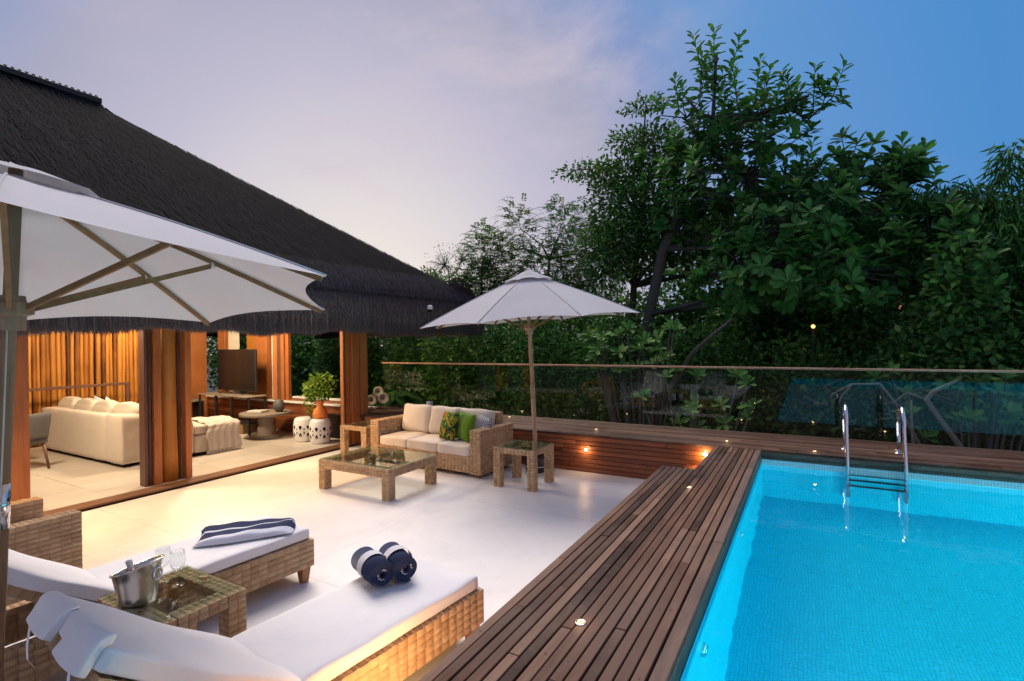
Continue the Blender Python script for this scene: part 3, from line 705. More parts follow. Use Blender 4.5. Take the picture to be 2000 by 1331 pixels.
# underside
lo = []
for (d, z) in ((0.10, 2.25), (0.6, 2.62), (2.5, 3.9), (4.7, 5.6)):
    lp = roof_loop(d, z); lo.append((rm.n, len(lp))); rm.add(lp, [])
for (a, n1), (b2, n2) in zip(lo[:-1], lo[1:]):
    for i in range(n1-1): rm.f.append((a+i, b2+i, b2+i+1, a+i+1))
a, n1 = lo[-1]; rm.f.append(tuple(a+i for i in range(n1))[::-1])
roof = rm.build('roof', 'thatch_base', pav, True); roof['label'] = 'steep dark thatched roof with a ragged eave'
def add_tone(me, T):
    at = me.attributes.new('tone', 'FLOAT', 'FACE'); at.data.foreach_set('value', np.asarray(T, np.float32))
def blade_mesh(name, P0, P1, W, tone, mat, parent, mid=None):
    """two-segment flat blades from P0 to P1 (n x 3), half-width vectors W"""
    n = len(P0); M = (P0+P1)/2 if mid is None else mid
    V = np.stack([P0-W, P0+W, M-W*0.8, M+W*0.8, P1-W*0.25, P1+W*0.25], 1).reshape(-1, 3)
    b = (np.arange(n)*6)[:, None]
    F = np.concatenate([b+np.array([[0, 1, 3, 2]]), b+np.array([[2, 3, 5, 4]])])
    if parent is not None: V = V-np.array(ORG.get(parent.name, (0, 0, 0)))
    me = np_mesh(name, V, F); add_tone(me, np.tile(tone, 2))
    return link(name, me, mat, parent, False, org=ORG.get(parent.name, (0, 0, 0)) if parent else (0, 0, 0))
def roof_z(d): return np.interp(d, [p[0] for p in prof[4:]], [p[1] for p in prof[4:]])
# fibres lying on the front slope and on the hip end
n = 115000
d1 = rng.uniform(0.0, 4.7, n); side = rng.random(n) < 0.62
u = rng.random(n)
xs_ = np.where(side, XE-d1, 0); yh = YE-d1*KY
ys_ = np.where(side, -1.0+(yh+1.0)*u, yh); xb = 2*XR-XE+d1
xs_ = np.where(side, XE-d1, XE-d1+(xb-(XE-d1))*u*0.55)
L = rng.uniform(0.18, 0.55, n); d2 = np.maximum(d1-L*0.8, -0.09)
z1 = roof_z(d1)+rng.uniform(-0.03, 0.015, n); z2 = np.where(d2 < 0.05, 2.90+d2, roof_z(np.maximum(d2, 0.05)))+rng.uniform(0.0, 0.035, n)
sk = rng.normal(0, 0.05, n)
P0 = np.stack([xs_, ys_, z1], 1)
P1 = np.stack([np.where(side, xs_+(d1-d2), xs_+sk), np.where(side, ys_+sk, ys_+(d1-d2)*KY), z2], 1)
Wd = rng.uniform(0.003, 0.006, n)[:, None]*np.where(side[:, None], np.array([[0, 1, 0.0]]), np.array([[1.0, 0, 0]]))
o = blade_mesh('thatch_fibre', P0, P1, Wd, rng.random(n)**2.0, 'thatch', roof); o['kind'] = 'stuff'
# fringe hanging at the eave
n = 44000
side = rng.random(n) < 0.72; u = rng.random(n); dd_ = rng.uniform(-0.10, 0.16, n)
x0 = np.where(side, XE-dd_, XE-(XE*2-2*XR)*u*0.6); y0 = np.where(side, 0.2+(YE-0.2)*u, YE-dd_)
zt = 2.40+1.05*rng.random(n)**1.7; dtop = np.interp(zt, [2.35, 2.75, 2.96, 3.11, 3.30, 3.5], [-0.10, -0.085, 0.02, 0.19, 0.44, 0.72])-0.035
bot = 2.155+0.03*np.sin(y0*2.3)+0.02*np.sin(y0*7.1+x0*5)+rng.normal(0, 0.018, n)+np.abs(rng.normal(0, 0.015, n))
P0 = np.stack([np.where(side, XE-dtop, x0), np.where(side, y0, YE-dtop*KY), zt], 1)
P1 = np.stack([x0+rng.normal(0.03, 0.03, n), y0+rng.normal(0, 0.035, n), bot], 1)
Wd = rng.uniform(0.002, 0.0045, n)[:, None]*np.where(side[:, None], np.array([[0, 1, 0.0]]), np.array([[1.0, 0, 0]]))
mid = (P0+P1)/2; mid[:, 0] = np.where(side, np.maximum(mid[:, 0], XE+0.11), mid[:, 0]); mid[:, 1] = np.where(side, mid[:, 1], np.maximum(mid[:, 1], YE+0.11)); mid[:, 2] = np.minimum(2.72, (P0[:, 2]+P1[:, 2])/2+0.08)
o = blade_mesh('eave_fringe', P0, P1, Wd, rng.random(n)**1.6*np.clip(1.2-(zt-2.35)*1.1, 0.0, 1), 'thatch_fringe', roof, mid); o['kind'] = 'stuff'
# ridge comb
rc = MB().cbox(XR-0.04, XR+0.04, YB, YR+0.06, 6.55, 6.655, 0.01)
rc.build('ridge_cap', 'black_metal', roof)
for i in range(46):
    yy = YR-0.02-i*0.09
    MB().cbox(XR-0.02, XR+0.02, yy-0.02, yy+0.02, 6.653, 6.685, 0.004).build('ridge_tooth', 'black_metal', roof)

# floor inside: stone slabs
fl = MB().box(-13.2, -7.84, -2.0, 7.40, -0.15, 0.030).build('pavilion_floor', 'stone_white', org=(-10, 3, 0)); tag(fl, kind='structure')
y = -0.6; row = 0
while y < 7.3:
    hgt = 0.95 if row % 2 else 0.62; x = -13.0+(0.35 if row % 2 else 0.0)
    while x < -7.9:
        wdt = rnd.choice((0.62, 0.95, 1.25)); x1 = min(x+wdt, -7.85)
        if x1-x > 0.1 and (x > -12.9 or True):
            o = MB().cbox(-(x1-x)/2+0.002, (x1-x)/2-0.002, -hgt/2+0.002, min(hgt, 7.36-y)-hgt/2-0.002, -0.03, 0.0, 0.002).build('tile', 'stone_tile', fl, local=True)
            o.location = ((x+x1)/2+10, y+hgt/2-3, 0.050+rnd.uniform(-0.0006, 0.0006))
        x = x1
    y += hgt; row += 1
# grooved threshold strip
th = MB().box(-7.835, -7.605, -3.0, 7.25, -0.10, 0.024).build('threshold', 'dark_void', org=(-7.7, 2, 0)); tag(th, kind='structure')
for i in range(7):
    x = -7.832+i*0.0325
    planks(th, 'slat', 'threshold_wood', (-3.0, 7.24), (x, x+0.027), 0.004, 0.050, 1, 0.027, 0.004, (2.2, 3.4), jit=0.0005, cham=0.004, tilt=0)

def part(name, mat, x0, x1, y0, y1, z0, z1, parent=None, c=0.006):
    return MB().cbox(x0, x1, y0, y1, z0, z1, c).build(name, mat, parent or pav)
ZT = 3.1
# post bundle between the openings: sliding door stiles, a round trunk, jambs
part('door_stile', 'dark_wood_z', -8.06, -7.90, 3.600, 3.640, 0.05, ZT); part('door_stile', 'dark_wood_z', -8.05, -7.91, 3.650, 3.690, 0.05, ZT)
part('door_stile', 'red_wood_z', -7.99, -7.865, 3.702, 3.800, 0.05, ZT)
m = MB(); pts = [(-7.985+0.008*math.sin(z*1.7), 3.935+0.008*math.cos(z*2.3), z) for z in np.linspace(0.05, ZT, 10)]
m.tube(pts, [0.118, 0.112, 0.108, 0.11, 0.107, 0.104, 0.106, 0.103, 0.105, 0.105], 22).build('trunk_post', 'log_wood_z', pav, True)
part('door_stile', 'dark_wood_z', -8.05, -7.96, 4.060, 4.105, 0.05, ZT)
part('door_jamb', 'red_wood_z', -7.98, -7.850, 4.110, 4.195, 0.05, ZT)
# post near the left edge, corner post by the deck
part('post', 'red_wood_z', -8.10, -7.86, 2.20, 2.385, 0.05, ZT)
for y0, y1, mt, x0 in ((6.86, 6.89, 'red_wood_z', -7.735), (6.90, 6.93, 'dark_wood_z', -7.74), (6.94, 7.035, 'red_wood_z', -7.76)):
    part('door_stile', mt, x0, x0+0.085, y0, y1, 0.05, ZT)
part('post', 'red_wood_z', -7.80, -7.605, 7.045, 7.225, 0.05, ZT); part('post', 'red_wood_z', -7.79, -7.615, 7.264, 7.455, 0.0, ZT)
part('beam', 'dark_wood_z', -8.0, -7.75, -3.0, 7.4, 2.62, 2.84); part('beam', 'dark_wood_z', -13.2, -8.0, 7.30, 7.46, 2.62, 2.84)
# far side: low plank wall with a stone sill, window posts, glass
low = MB().box(-13.1, -7.96, 7.385, 7.47, 0.03, 0.69).build('low_wall', 'dark_void', pav)
wall_planks(low, 'face_board', 'red_wood_x', -13.1, -7.97, 7.362, 0.055, 0.69, 8, 0.006, (1.6, 3.0))
part('sill', 'stone_white', -13.1, -7.97, 7.30, 7.56, 0.692, 0.735, c=0.008); part('window_rail', 'red_wood_x', -10.0, -7.97, 7.40, 7.46, 0.737, 0.775); part('sill', 'stone_white', -10.0, -7.97, 7.47, 7.60, 0.776, 0.82, c=0.008)
for (a, c, mt, y0, y1) in ((-12.58, -12.30, 'red_wood_z', 7.36, 7.50), (-11.42, -11.10, 'log_wood_z', 7.36, 7.52), (-11.09, -10.66, 'red_wood_z', 7.34, 7.55), (-10.42, -10.29, 'red_wood_z', 7.33, 7.45), (-10.28, -10.17, 'dark_wood_z', 7.36, 7.45), (-10.16, -10.06, 'red_wood_z', 7.34, 7.45), (-10.05, -9.94, 'red_wood_z', 7.37, 7.45)):
    part('window_post', mt, a, c, y0, y1, 0.737, ZT)
cm_ = MB(); xs2 = np.linspace(-12.28, -11.86, 60)
cm_.add([(x, 7.45+0.03*math.sin(i*0.9), z) for z in (0.76, 2.9) for i, x in enumerate(xs2)], [(i, i+1, 61+i, 60+i) for i in range(59)])
cm_.build('curtain', 'curtain', pav, True)
xs2 = np.linspace(-10.64, -10.43, 30)
MB().add([(x, 7.46+0.02*math.sin(i*0.9), z) for z in (0.76, 2.9) for i, x in enumerate(xs2)], [(i, i+1, 31+i, 30+i) for i in range(29)]).build('curtain', 'curtain', pav, True)
# log wall at the back
lw = MB().box(-13.25, -13.12, -2.5, 7.36, 0.0, 4.4).build('log_wall', 'dark_void', pav)
y = 2.6
while y < 6.75:
    r_ = rnd.uniform(0.030, 0.047)
    pts = [(-13.10+rnd.uniform(-0.01, 0.012), y+r_+rnd.uniform(-0.008, 0.008), z) for z in (0.05, 0.9, 1.7, 2.5, 3.3, 4.3)]
    MB().tube(pts, [r_*rnd.uniform(0.94, 1.05) for _ in pts], 14).build('log', 'log_wood_z', lw, True)
    y += 2*r_*1.03
    if 4.95 < y < 5.03: y += 0.035
part('wall_panel', 'red_wood_z', -13.16, -13.02, 6.82, 7.34, 0.05, 4.2)
# stair rail in front of the log wall
part('stair_rail', 'dark_wood_z', -12.53, -12.47, 2.6, 5.40, 1.17, 1.225); part('stair_rail', 'dark_wood_z', -12.53, -12.47, 5.34, 5.40, 0.05, 1.17)

# lamps of the pavilion
def fixture(x, y, z, energy, label, size=0.10, aim=None, typ='SPOT', spot=R(150), blend=0.8, colr=(1.0, 0.55, 0.20)):
    t_ = thing('pavilion_lamp', label, 'lamp', (x, y, z), group='lamps under the thatch')
    MB().lathe([(0.0, 0.10), (0.05, 0.10), (0.055, 0.02), (0.06, 0.0), (0.045, 0.004), (0.04, 0.03)], seg=20).build('housing', 'black_metal', t_, True, True)
    MB().lathe([(0.0, 0.012), (0.042, 0.010)], seg=20).build('lens', 'lamp_glow', t_, True, True)
    rot = None
    if aim is not None: rot = (Vector((x, y, z))-Vector(aim)).to_track_quat('Z', 'Y').to_euler()
    lamp_light(t_, (0, 0, -0.03), energy, typ, size, rot, spot, colr, blend)
fixture(-6.95, 5.50, 2.36, 350, 'lamp under the eave above the coffee table', aim=(-5.2, 4.6, 0), size=0.04)
fixture(-6.95, 2.20, 2.36, 350, 'lamp under the eave above the armchair', aim=(-5.2, 2.0, 0), size=0.04)
fixture(-12.45, 5.45, 2.55, 50, 'lamp washing the log wall', aim=(-13.1, 5.5, 1.5), size=0.05, spot=R(140), colr=(1.0, 0.55, 0.18))
fixture(-12.3, 3.6, 2.75, 34, 'second lamp washing the log wall above the stair rail', aim=(-13.1, 3.6, 1.4), size=0.05, spot=R(140), colr=(1.0, 0.55, 0.18))
fixture(-9.6, 5.6, 3.0, 480, 'ceiling lamp over the round table', size=0.25, typ='POINT', colr=(1.0, 0.76, 0.50))
fixture(-9.3, 2.6, 3.0, 480, 'ceiling lamp over the linen sofa', size=0.25, typ='POINT', colr=(1.0, 0.76, 0.50))

# security camera on the thatch
t_ = thing('security_camera', 'small white security camera fixed to the thatch', 'camera', (-6.60, 8.14, 2.62))
MB().tube([(-0.2, 0, 0.02), (0.0, 0, 0.02)], 0.02, 10).build('bracket', 'white_paint', t_, True, True)
MB().lathe([(0.0, 0.09), (0.04, 0.085), (0.058, 0.06), (0.062, 0.02), (0.058, 0.0)], (0.02, 0, 0.02), 20).build('housing', 'white_paint', t_, True, True)
MB().lathe([(0.05, 0.0), (0.045, -0.03), (0.025, -0.05), (0.0, -0.055)], (0.02, 0, 0.02), 20).build('dome', 'screen', t_, True, True)

# ================================================================== FURNITURE
def umbrella(base, axis, height, rad, phi, tilt, label, apex=0.74, strut_at=0.56, big=False):
    """eight-rib parasol: base drum, pole, hub, ribs with struts, canopy and vent cap"""
    t_ = thing('parasol', label, 'parasol', base)
    ax = Vector((axis[0], axis[1], 1.0))
    at = lambda z, s=1.0: Vector((ax.x*z, ax.y*z, z))
    c = at(height)                                  # centre of the rib tips
    def P(r, ang, z): # point in the canopy's own frame
        dx, dy = r*math.cos(ang), r*math.sin(ang)
        return Vector((c.x+dx, c.y+dy, c.z+z+tilt[0]*dx+tilt[1]*dy))
    if big: MB().lathe([(0.0, 0.0), (0.21, 0.0), (0.22, 0.02), (0.20, 0.06), (0.05, 0.09), (0.045, 0.40), (0.0, 0.40)], seg=28).build('base', 'black_metal', t_, True, True)
    else:
        bs = MB().lathe([(0.0, 0.0), (0.15, 0.0), (0.165, 0.03), (0.165, 0.19), (0.15, 0.22), (0.05, 0.23), (0.04, 0.36), (0.0, 0.36)], seg=28).build('base', 'black_plastic', t_, True, True)
        for zz in (0.09, 0.30): MB().lathe([(0.168, zz-0.006), (0.172, zz), (0.168, zz+0.006)], seg=24).build('hoop', 'steel', bs, True, True)
    pr = 0.030
    MB().tube([at(0.05), at(1.12)], pr, 14).build('pole', 'brown_teak_z' if big else 'teak_z', t_, True, True)
    MB().tube([at(1.11), at(1.33)], pr*1.06, 14).build('sleeve', 'steel' if big else 'teak_z', t_, True, True)
    MB().tube([at(1.32), at(height+apex+0.02)], pr*0.94, 14).build('pole', 'grey_teak_z' if big else 'teak_z', t_, True, True)
    hz = height-0.12
    hub = MB(); hp = at(hz)
    hub.lathe([(0.0, -0.09), (0.060, -0.09), (0.062, -0.02), (0.090, -0.01), (0.092, 0.045), (0.062, 0.05), (0.058, 0.08), (0.0, 0.08)], tuple(hp), 16)
    hub.build('hub', 'grey_teak_z' if big else 'teak_z', t_, False, True)
    tp = at(height+apex-0.10); MB().lathe([(0.0, -0.05), (0.07, -0.05), (0.075, 0.04), (0.0, 0.06)], tuple(tp), 16).build('crown', 'teak_z', t_, False, True)
    def rib_pt(k, u, dz=0.0):
        return P(rad*u, phi+k*math.pi/4, apex*(1-u)+0.02*math.sin(math.pi*u)+dz)
    def bar(p, q, w, h):
        d = (q-p).normalized(); s = d.cross(Vector((0, 0, 1))).normalized(); n = s.cross(d)
        v = [p+a*s*w+b*n*h for a, b in ((-1,-1),(1,-1),(1,1),(-1,1))]+[q+a*s*w+b*n*h for a, b in ((-1,-1),(1,-1),(1,1),(-1,1))]
        return MB().add(v, [(3,2,1,0),(4,5,6,7),(0,1,5,4),(1,2,6,5),(2,3,7,6),(3,0,4,7)])
    for k in range(8):
        p0, p1 = rib_pt(k, 0.04, -0.03), rib_pt(k, 0.985, -0.017)
        rb = MB(); prev = None
        for i in range(6):
            a, b2 = rib_pt(k, 0.04+0.945*i/6, -0.024), rib_pt(k, 0.04+0.945*(i+1)/6, -0.024)
            q = bar(a, b2, 0.009, 0.013); rb.add(q.v, q.f)
        ro = rb.build('rib', 'teak_x', t_, local=True)
        j = rib_pt(k, strut_at, -0.045); hd = (Vector((j.x, j.y, 0))-Vector((hp.x, hp.y, 0))).normalized()
        q = bar(hp+hd*0.085+Vector((0, 0, 0.02)), j, 0.010, 0.014); q.build('strut', 'teak_x', ro, local=True)
        MB().lathe([(0.0, -0.02), (0.014, -0.018), (0.014, 0.018), (0.0, 0.02)], tuple(j), 10).build('joint', 'brushed_steel', ro, True, True)
    # canopy cloth with hollow edges between the ribs
    def cloth(nm, r0, r1, apx, off, scal, sag, parent, nu=14, nv=10):
        m = MB(); idx = {}
        for k in range(8):
            for j in range(nv):
                v = j/nv
                for i in range(nu+1):
                    u = i/nu; rr = r0+(r1-r0)*u; f = rr/rad
                    sc_ = 1-scal*4*v*(1-v)*u**3
                    a0, a1 = phi+k*math.pi/4, phi+(k+1)*math.pi/4
                    x = (math.cos(a0)*(1-v)+math.cos(a1)*v)*rr*sc_; y = (math.sin(a0)*(1-v)+math.sin(a1)*v)*rr*sc_
                    rr2 = math.hypot(x, y); z = apx(f*sc_)-sag*4*v*(1-v)*f + off + 0.006*math.sin(9*u+3*k)*4*v*(1-v)
                    idx[k, j, i] = m.n; m.add([(c.x+x, c.y+y, c.z+z+tilt[0]*x+tilt[1]*y)], [])
        for k in range(8):
            for j in range(nv):
                k2, j2 = (k, j+1) if j+1 < nv else ((k+1) % 8, 0)
                for i in range(nu):
                    m.f.append((idx[k,j,i], idx[k,j,i+1], idx[k2,j2,i+1], idx[k2,j2,i]))
        return m.build(nm, 'canopy_cloth', parent, True, True)
    ap = lambda f: apex*(1-f)+0.02*math.sin(math.pi*min(1, f))
    cn = cloth('canopy', 0.10, rad, ap, 0.0, 0.075, 0.022, t_)
    cloth('vent_cap', 0.01, 0.40, lambda f: apex+0.055-f*apex*1.02, 0.0, 0.06, -0.05, t_, 8, 8)
    for k in range(8):   # stitched seam along each rib
        s = [rib_pt(k, 0.22+0.78*i/8, 0.004) for i in range(9)]
        MB().tube(s, 0.005, 6).build('seam', 'canopy_cloth', cn, True, True)
    if not big: MB().lathe([(0.0, 0.02), (0.03, 0.012), (0.035, 0.0)], tuple(at(height+apex+0.045)), 14).build('finial', 'canopy_cloth', t_, True, True)
    cp = [at(hz)+Vector((0.045, -0.02, 0.0)), at(1.6)+Vector((0.05, -0.02, 0)), at(0.6)+Vector((0.052, -0.02, 0)), at(0.40)+Vector((0.04, -0.02, 0))]
    MB().tube(cp, 0.004, 6).build('cord', 'rope', t_, True, True)
    return t_
umbrella((-3.62, 6.985, 0.0), (-0.048, 0.012), 2.29, 1.69, 0.098, (0.039, 0.050), 'white parasol over the raised deck behind the cane side table', apex=0.74)
umbrella((-3.49, 0.90, 0.0), (0.045, 0.028), 2.29, 1.57, 0.4864, (0.052, -0.058), 'large near parasol with wooden ribs seen from below at the picture edge', apex=0.56, big=True)

def cane_table(name, label, x0, x1, y0, y1, h, leg, apron, group=None):
    cx_, cy2 = (x0+x1)/2, (y0+y1)/2; a, b2 = (x1-x0)/2, (y1-y0)/2
    t_ = thing(name, label, 'table', (cx_, cy2, 0), group=group)
    for sx in (-1, 1):
        for sy in (-1, 1):
            lx0, lx1 = sorted((sx*a, sx*(a-leg))); ly0, ly1 = sorted((sy*b2, sy*(b2-leg)))
            weave(wbox(lx0, lx1, ly0, ly1, 0.0, h-apron+0.005, '+z'), 'leg', 'rattan', t_, 0.050, 0.040)
    fr = []
    fr += wbox(-a, a, -b2, -b2+leg, h-apron, h) + wbox(-a, a, b2-leg, b2, h-apron, h)
    fr += wbox(-a, -a+leg, -b2+leg-0.006, b2-leg+0.006, h-apron, h, '-y +y') + wbox(a-leg, a, -b2+leg-0.006, b2-leg+0.006, h-apron, h, '-y +y')
    weave(fr, 'frame', 'rattan', t_, 0.055, 0.042)
    MB().cbox(-a+0.012, a-0.012, -b2+0.012, b2-0.012, h+0.002, h+0.010, 0.002).build('glass_top', 'table_glass', t_, local=True)
    return t_
cane_table('coffee_table', 'low square cane coffee table with a glass top in front of the sofa', -5.86, -4.56, 4.79, 5.76, 0.40, 0.13, 0.115)
cane_table('side_table', 'cane side table with a glass top beside the parasol pole', -3.77, -3.13, 5.98, 6.60, 0.54, 0.115, 0.075, 'cane side tables')
cane_table('side_table', 'cane side table with a glass top between sofa and red corner post', -7.27, -6.62, 6.42, 7.02, 0.53, 0.115, 0.075, 'cane side tables')
lt = cane_table('side_table', 'cane side table with a glass top between the two sun loungers', -3.68, -3.01, 1.405, 1.925, 0.50, 0.12, 0.075, 'cane side tables')

# outdoor sofa
sf = thing('outdoor_sofa', 'woven cane sofa with cream cushions against the red timber face', 'sofa', (-5.23, 6.70, 0), R(-3))
HX, D0, D1 = 1.15, -0.46, 0.43
weave(wbox(-HX+0.20, HX-0.20, D0+0.01, D1-0.12, 0.06, 0.30, '+y -x +x'), 'seat_base', 'rattan', sf)
for s in (-1, 1):
    a0, a1 = sorted((s*HX, s*(HX-0.20)))
    weave(wbox(a0, a1, D0, D1, 0.05, 0.695), 'arm', 'rattan', sf)
weave(wbox(-HX+0.20, HX-0.20, D1-0.14, D1+0.01, 0.06, 0.86), 'backrest', 'rattan', sf)
for sx in (-1, 1):
    for sy in (D0+0.10, D1-0.10):
        MB().lathe([(0.03, 0.0), (0.045, 0.06)], (sx*(HX-0.10), sy, 0.0), 10).build('foot', 'leg_wood_z', sf, local=True)
cw = (2*HX-0.42)/3
for i in range(3):
    xx = -HX+0.21+cw*(i+0.5)
    me = cushion_mesh(cw-0.006, 0.76, 0.155, 0.03, 0.10, seed=i); o = link('seat_cushion', me, 'cushion_cream', sf, True); o.location = (xx, D0+0.385, 0.292)
    me = cushion_mesh(cw-0.01, 0.46, 0.19, 0.06, 0.16, seed=i+5); o = link('back_cushion', me, 'cushion_cream', sf, True); o.location = (xx, D1-0.16, 0.445); o.rotation_euler = (R(78), 0, 0)
    o.location = (xx, D1-0.18, 0.66)
def pillow(label, mat, loc, rot, w=0.46, h=0.46, t=0.17):
    o = link('throw_pillow', pillow_mesh(w, h, t), mat, None, True); o.location = loc; o.rotation_euler = rot
    return tag(o, label, 'pillow', 'throw pillows on the outdoor sofa')
pillow('throw pillow with a red and orange tropical print on the sofa', 'tropical_print', (-4.94, 6.47, 0.448), (R(-16), R(-3), R(-24)))
pillow('plain green throw pillow on the sofa', 'green_velvet', (-4.66, 6.50, 0.448), (R(-14), R(4), R(-26)))
pillow('small grey zigzag throw pillow against the sofa arm', 'chevron_print', (-4.43, 6.60, 0.448), (R(-18), R(6), R(-30)), 0.42, 0.42, 0.14)

# sun loungers
def lounger(name, label, head, foot, towel=False):
    """head/foot: centre points on the floor at either end; +y local runs to the foot"""
    d = Vector((foot[0]-head[0], foot[1]-head[1])); Ln = d.length; rz = math.atan2(-d.x, d.y)
    t_ = thing(name, label, 'lounger', (head[0], head[1], 0), rz, 'cane sun loungers')
    W = 0.355; YJ = 0.61                            # half width, hinge of the back
    zb, zt = 0.13, 0.355
    fr = []
    for s in (-1, 1):
        a0, a1 = sorted((s*W, s*(W-0.09))); fr += wbox(a0, a1, 0.0, Ln, zb, zt)
    fr += wbox(-W+0.085, W-0.085, 0.0, 0.09, zb, zt, '-x +x') + wbox(-W+0.085, W-0.085, Ln-0.09, Ln, zb, zt, '-x +x')
    weave(fr, 'frame', 'rattan', t_)
    weave([((-W+0.085, YJ, zt-0.03), (2*W-0.17, 0, 0), (0, Ln-0.09-YJ, 0))], 'seat_panel', 'rattan', t_)
    for sx in (-1, 1):
        for yy in (0.07, Ln-0.07):
            x = sx*(W-0.06)
            m = MB(); v = []
            for z, r_ in ((zb+0.02, 0.043), (0.0, 0.027)):
                v += [(x+a*r_, yy+b2*r_, z) for a, b2 in ((-1,-1),(1,-1),(1,1),(-1,1))]
            m.add(v, [(0,1,2,3),(7,6,5,4),(0,4,5,1),(1,5,6,2),(2,6,7,3),(3,7,4,0)]).build('leg', 'leg_wood_z', t_, local=True)
    # adjustable back: woven frame + strut
    ang = R(36); L = 0.88
    bd = Vector((0, -math.cos(ang), math.sin(ang))); bn = Vector((0, math.sin(ang), math.cos(ang)))
    hinge = Vector((0, YJ, zt-0.01))
    p = lambda x, s, n: hinge+Vector((x, 0, 0))+bd*s+bn*n
    e = 0.0
    A = p(-W+0.03, 0, 0.0); ux = Vector((2*W-0.06, 0, 0)); uy = bd*L
    th = 0.05
    pan = [(A, uy, ux) if False else (p(-W+0.03, L, 0.0), -uy, ux), (p(W-0.03, L, -th), -uy, -ux), (p(-W+0.03, L, -th), ux, bn*th), (p(W-0.03, 0, -th), uy, bn*th), (p(-W+0.03, L, -th), -uy, bn*th)]
    pan = [(p(-W+0.03, 0, 0), ux, uy)] + [(p(W-0.03, 0, -th), -ux, uy), (p(W-0.03, L, -th), -ux, bn*th), (p(W-0.03, 0, -th), uy, bn*th), (p(-W+0.03, L, -th), -uy, bn*th)]
    weave(pan, 'back_panel', 'rattan', t_)
    MB().tube([p(0.22, 0.62, -th), Vector((0.22, 0.10, 0.28))], 0.011, 8).build('strut', 'black_metal', t_, True, True)
    MB().tube([p(-0.22, 0.62, -th), Vector((-0.22, 0.10, 0.28))], 0.011, 8).build('strut', 'black_metal', t_, True, True)
    # cushions
    Ls = Ln-YJ-0.03
    me = cushion_mesh(2*W-0.05, Ls, 0.085, 0.020, 0.04, n=24, noise=0.004, seed=head[0]); o = link('seat_cushion', me, 'cushion_white', t_, True); o.location = (0, YJ+Ls/2+0.0, zt+0.001)
    hw, hl = W-0.033, Ls/2-0.006
    for zz in (0.018, 0.070):
        loop = [(-hw+.02, -hl), (hw-.02, -hl), (hw, -hl+.02), (hw, hl-.02), (hw-.02, hl), (-hw+.02, hl), (-hw, hl-.02), (-hw, -hl+.02), (-hw+.02, -hl)]
        MB().tube([(x, y, zz) for x, y in loop], 0.0042, 6).build('piping', 'cushion_white', o, True, True)
    Lb = 0.92
    def fit(q):
        x, s, n = q[:, 0], Lb/2-q[:, 1], q[:, 2]        # s runs up the back
        n = n+0.006*np.sin(s*9)+0.008*np.sin(x*7+s*4)
        P3 = np.array(hinge)[None]+np.stack([x, 0*x, 0*x], 1)+s[:, None]*np.array(bd)[None]+(n+0.008)[:, None]*np.array(bn)[None]
        return P3
    me = cushion_mesh(2*W-0.04, Lb, 0.085, 0.022, 0.05, n=24, noise=0.006, seed=head[0]+2, fit=fit); bc = link('back_cushion', me, 'cushion_white', t_, True)
    # flaps of the cover folded over the head end, with their ties
    for sx in (-1, 1):
        xc = sx*(W-0.165)
        def fit2(q):
            s = (q[:, 1]+0.13)/0.26; n0 = q[:, 2]; f = np.clip(s/0.38, 0, 1); th2 = f*R(88)
            rr = 0.020+n0; cen = p(0, L+0.02, 0.058); ex = np.maximum(0, s-0.38)/0.62*0.065      # round the top, then straight down
            yy = np.sin(th2)*rr+np.cos(R(88))*ex; nn = np.cos(th2)*rr-np.sin(R(88))*ex+0.015*np.sin(s*5+q[:, 0]*8)
            P3 = np.array(cen)[None]+np.stack([q[:, 0]*(1+0.06*s)+xc, 0*s, 0*s], 1)+yy[:, None]*np.array(bd)[None]+nn[:, None]*np.array(bn)[None]
            return P3
        me = cushion_mesh(0.25, 0.26, 0.036, 0.008, 0.05, n=18, noise=0.006, seed=sx+head[0], fit=fit2); fo = link('flap', me, 'cushion_white', bc, True)
        q0 = p(xc+sx*0.06, L+0.07, -0.015)
        pts = [q0, q0+Vector((0.005, -0.01, -0.07)), q0+Vector((0.02*sx, -0.005, -0.14)), q0+Vector((0.03*sx, 0.02, -0.19))]
        tm = MB(); 
        for a, b2 in zip(pts[:-1], pts[1:]): tm.add([a+Vector((-0.011, 0, 0)), a+Vector((0.011, 0.002, 0)), b2+Vector((0.011, 0.002, 0)), b2+Vector((-0.011, 0, 0))], [(0,1,2,3)])
        tm.build('tie', 'cushion_white', fo, True, True)
    return t_
lounger('sun_lounger', 'farther cane sun lounger with a folded striped towel on its white cushion', (-4.115, 0.96), (-3.975, 2.945))
lounger('sun_lounger', 'nearest cane sun lounger with two rolled towels on its white cushion', (-2.427, 0.95), (-2.235, 2.90))

# armchair behind the loungers
def armchair(label, x0, x1, y0, y1):
    t_ = thing('armchair', label, 'armchair', ((x0+x1)/2, (y0+y1)/2, 0)); a, b2 = (x1-x0)/2, (y1-y0)/2
    for s in (-1, 1):
        p0, p1 = sorted((s*a, s*(a-0.15))); weave(wbox(p0, p1, -b2, b2, 0.03, 0.62), 'arm', 'rattan', t_)
    weave(wbox(-a+0.15, a-0.15, -b2+0.1, b2-0.01, 0.06, 0.30, '-x +x'), 'seat_base', 'rattan', t_)
    weave(wbox(-a+0.15, a-0.15, -b2, -b2+0.14, 0.06, 0.80), 'backrest', 'rattan', t_)
    o = link('seat_cushion', cushion_mesh(2*a-0.32, 2*b2-0.16, 0.15, 0.04, 0.12), 'cushion_white', t_, True); o.location = (0, 0.07, 0.30)
    for sx in (-1, 1):
        for sy in (-1, 1): MB().lathe([(0.025, 0.0), (0.035, 0.05)], (sx*(a-0.08), sy*(b2-0.08), 0), 8).build('foot', 'leg_wood_z', t_, local=True)
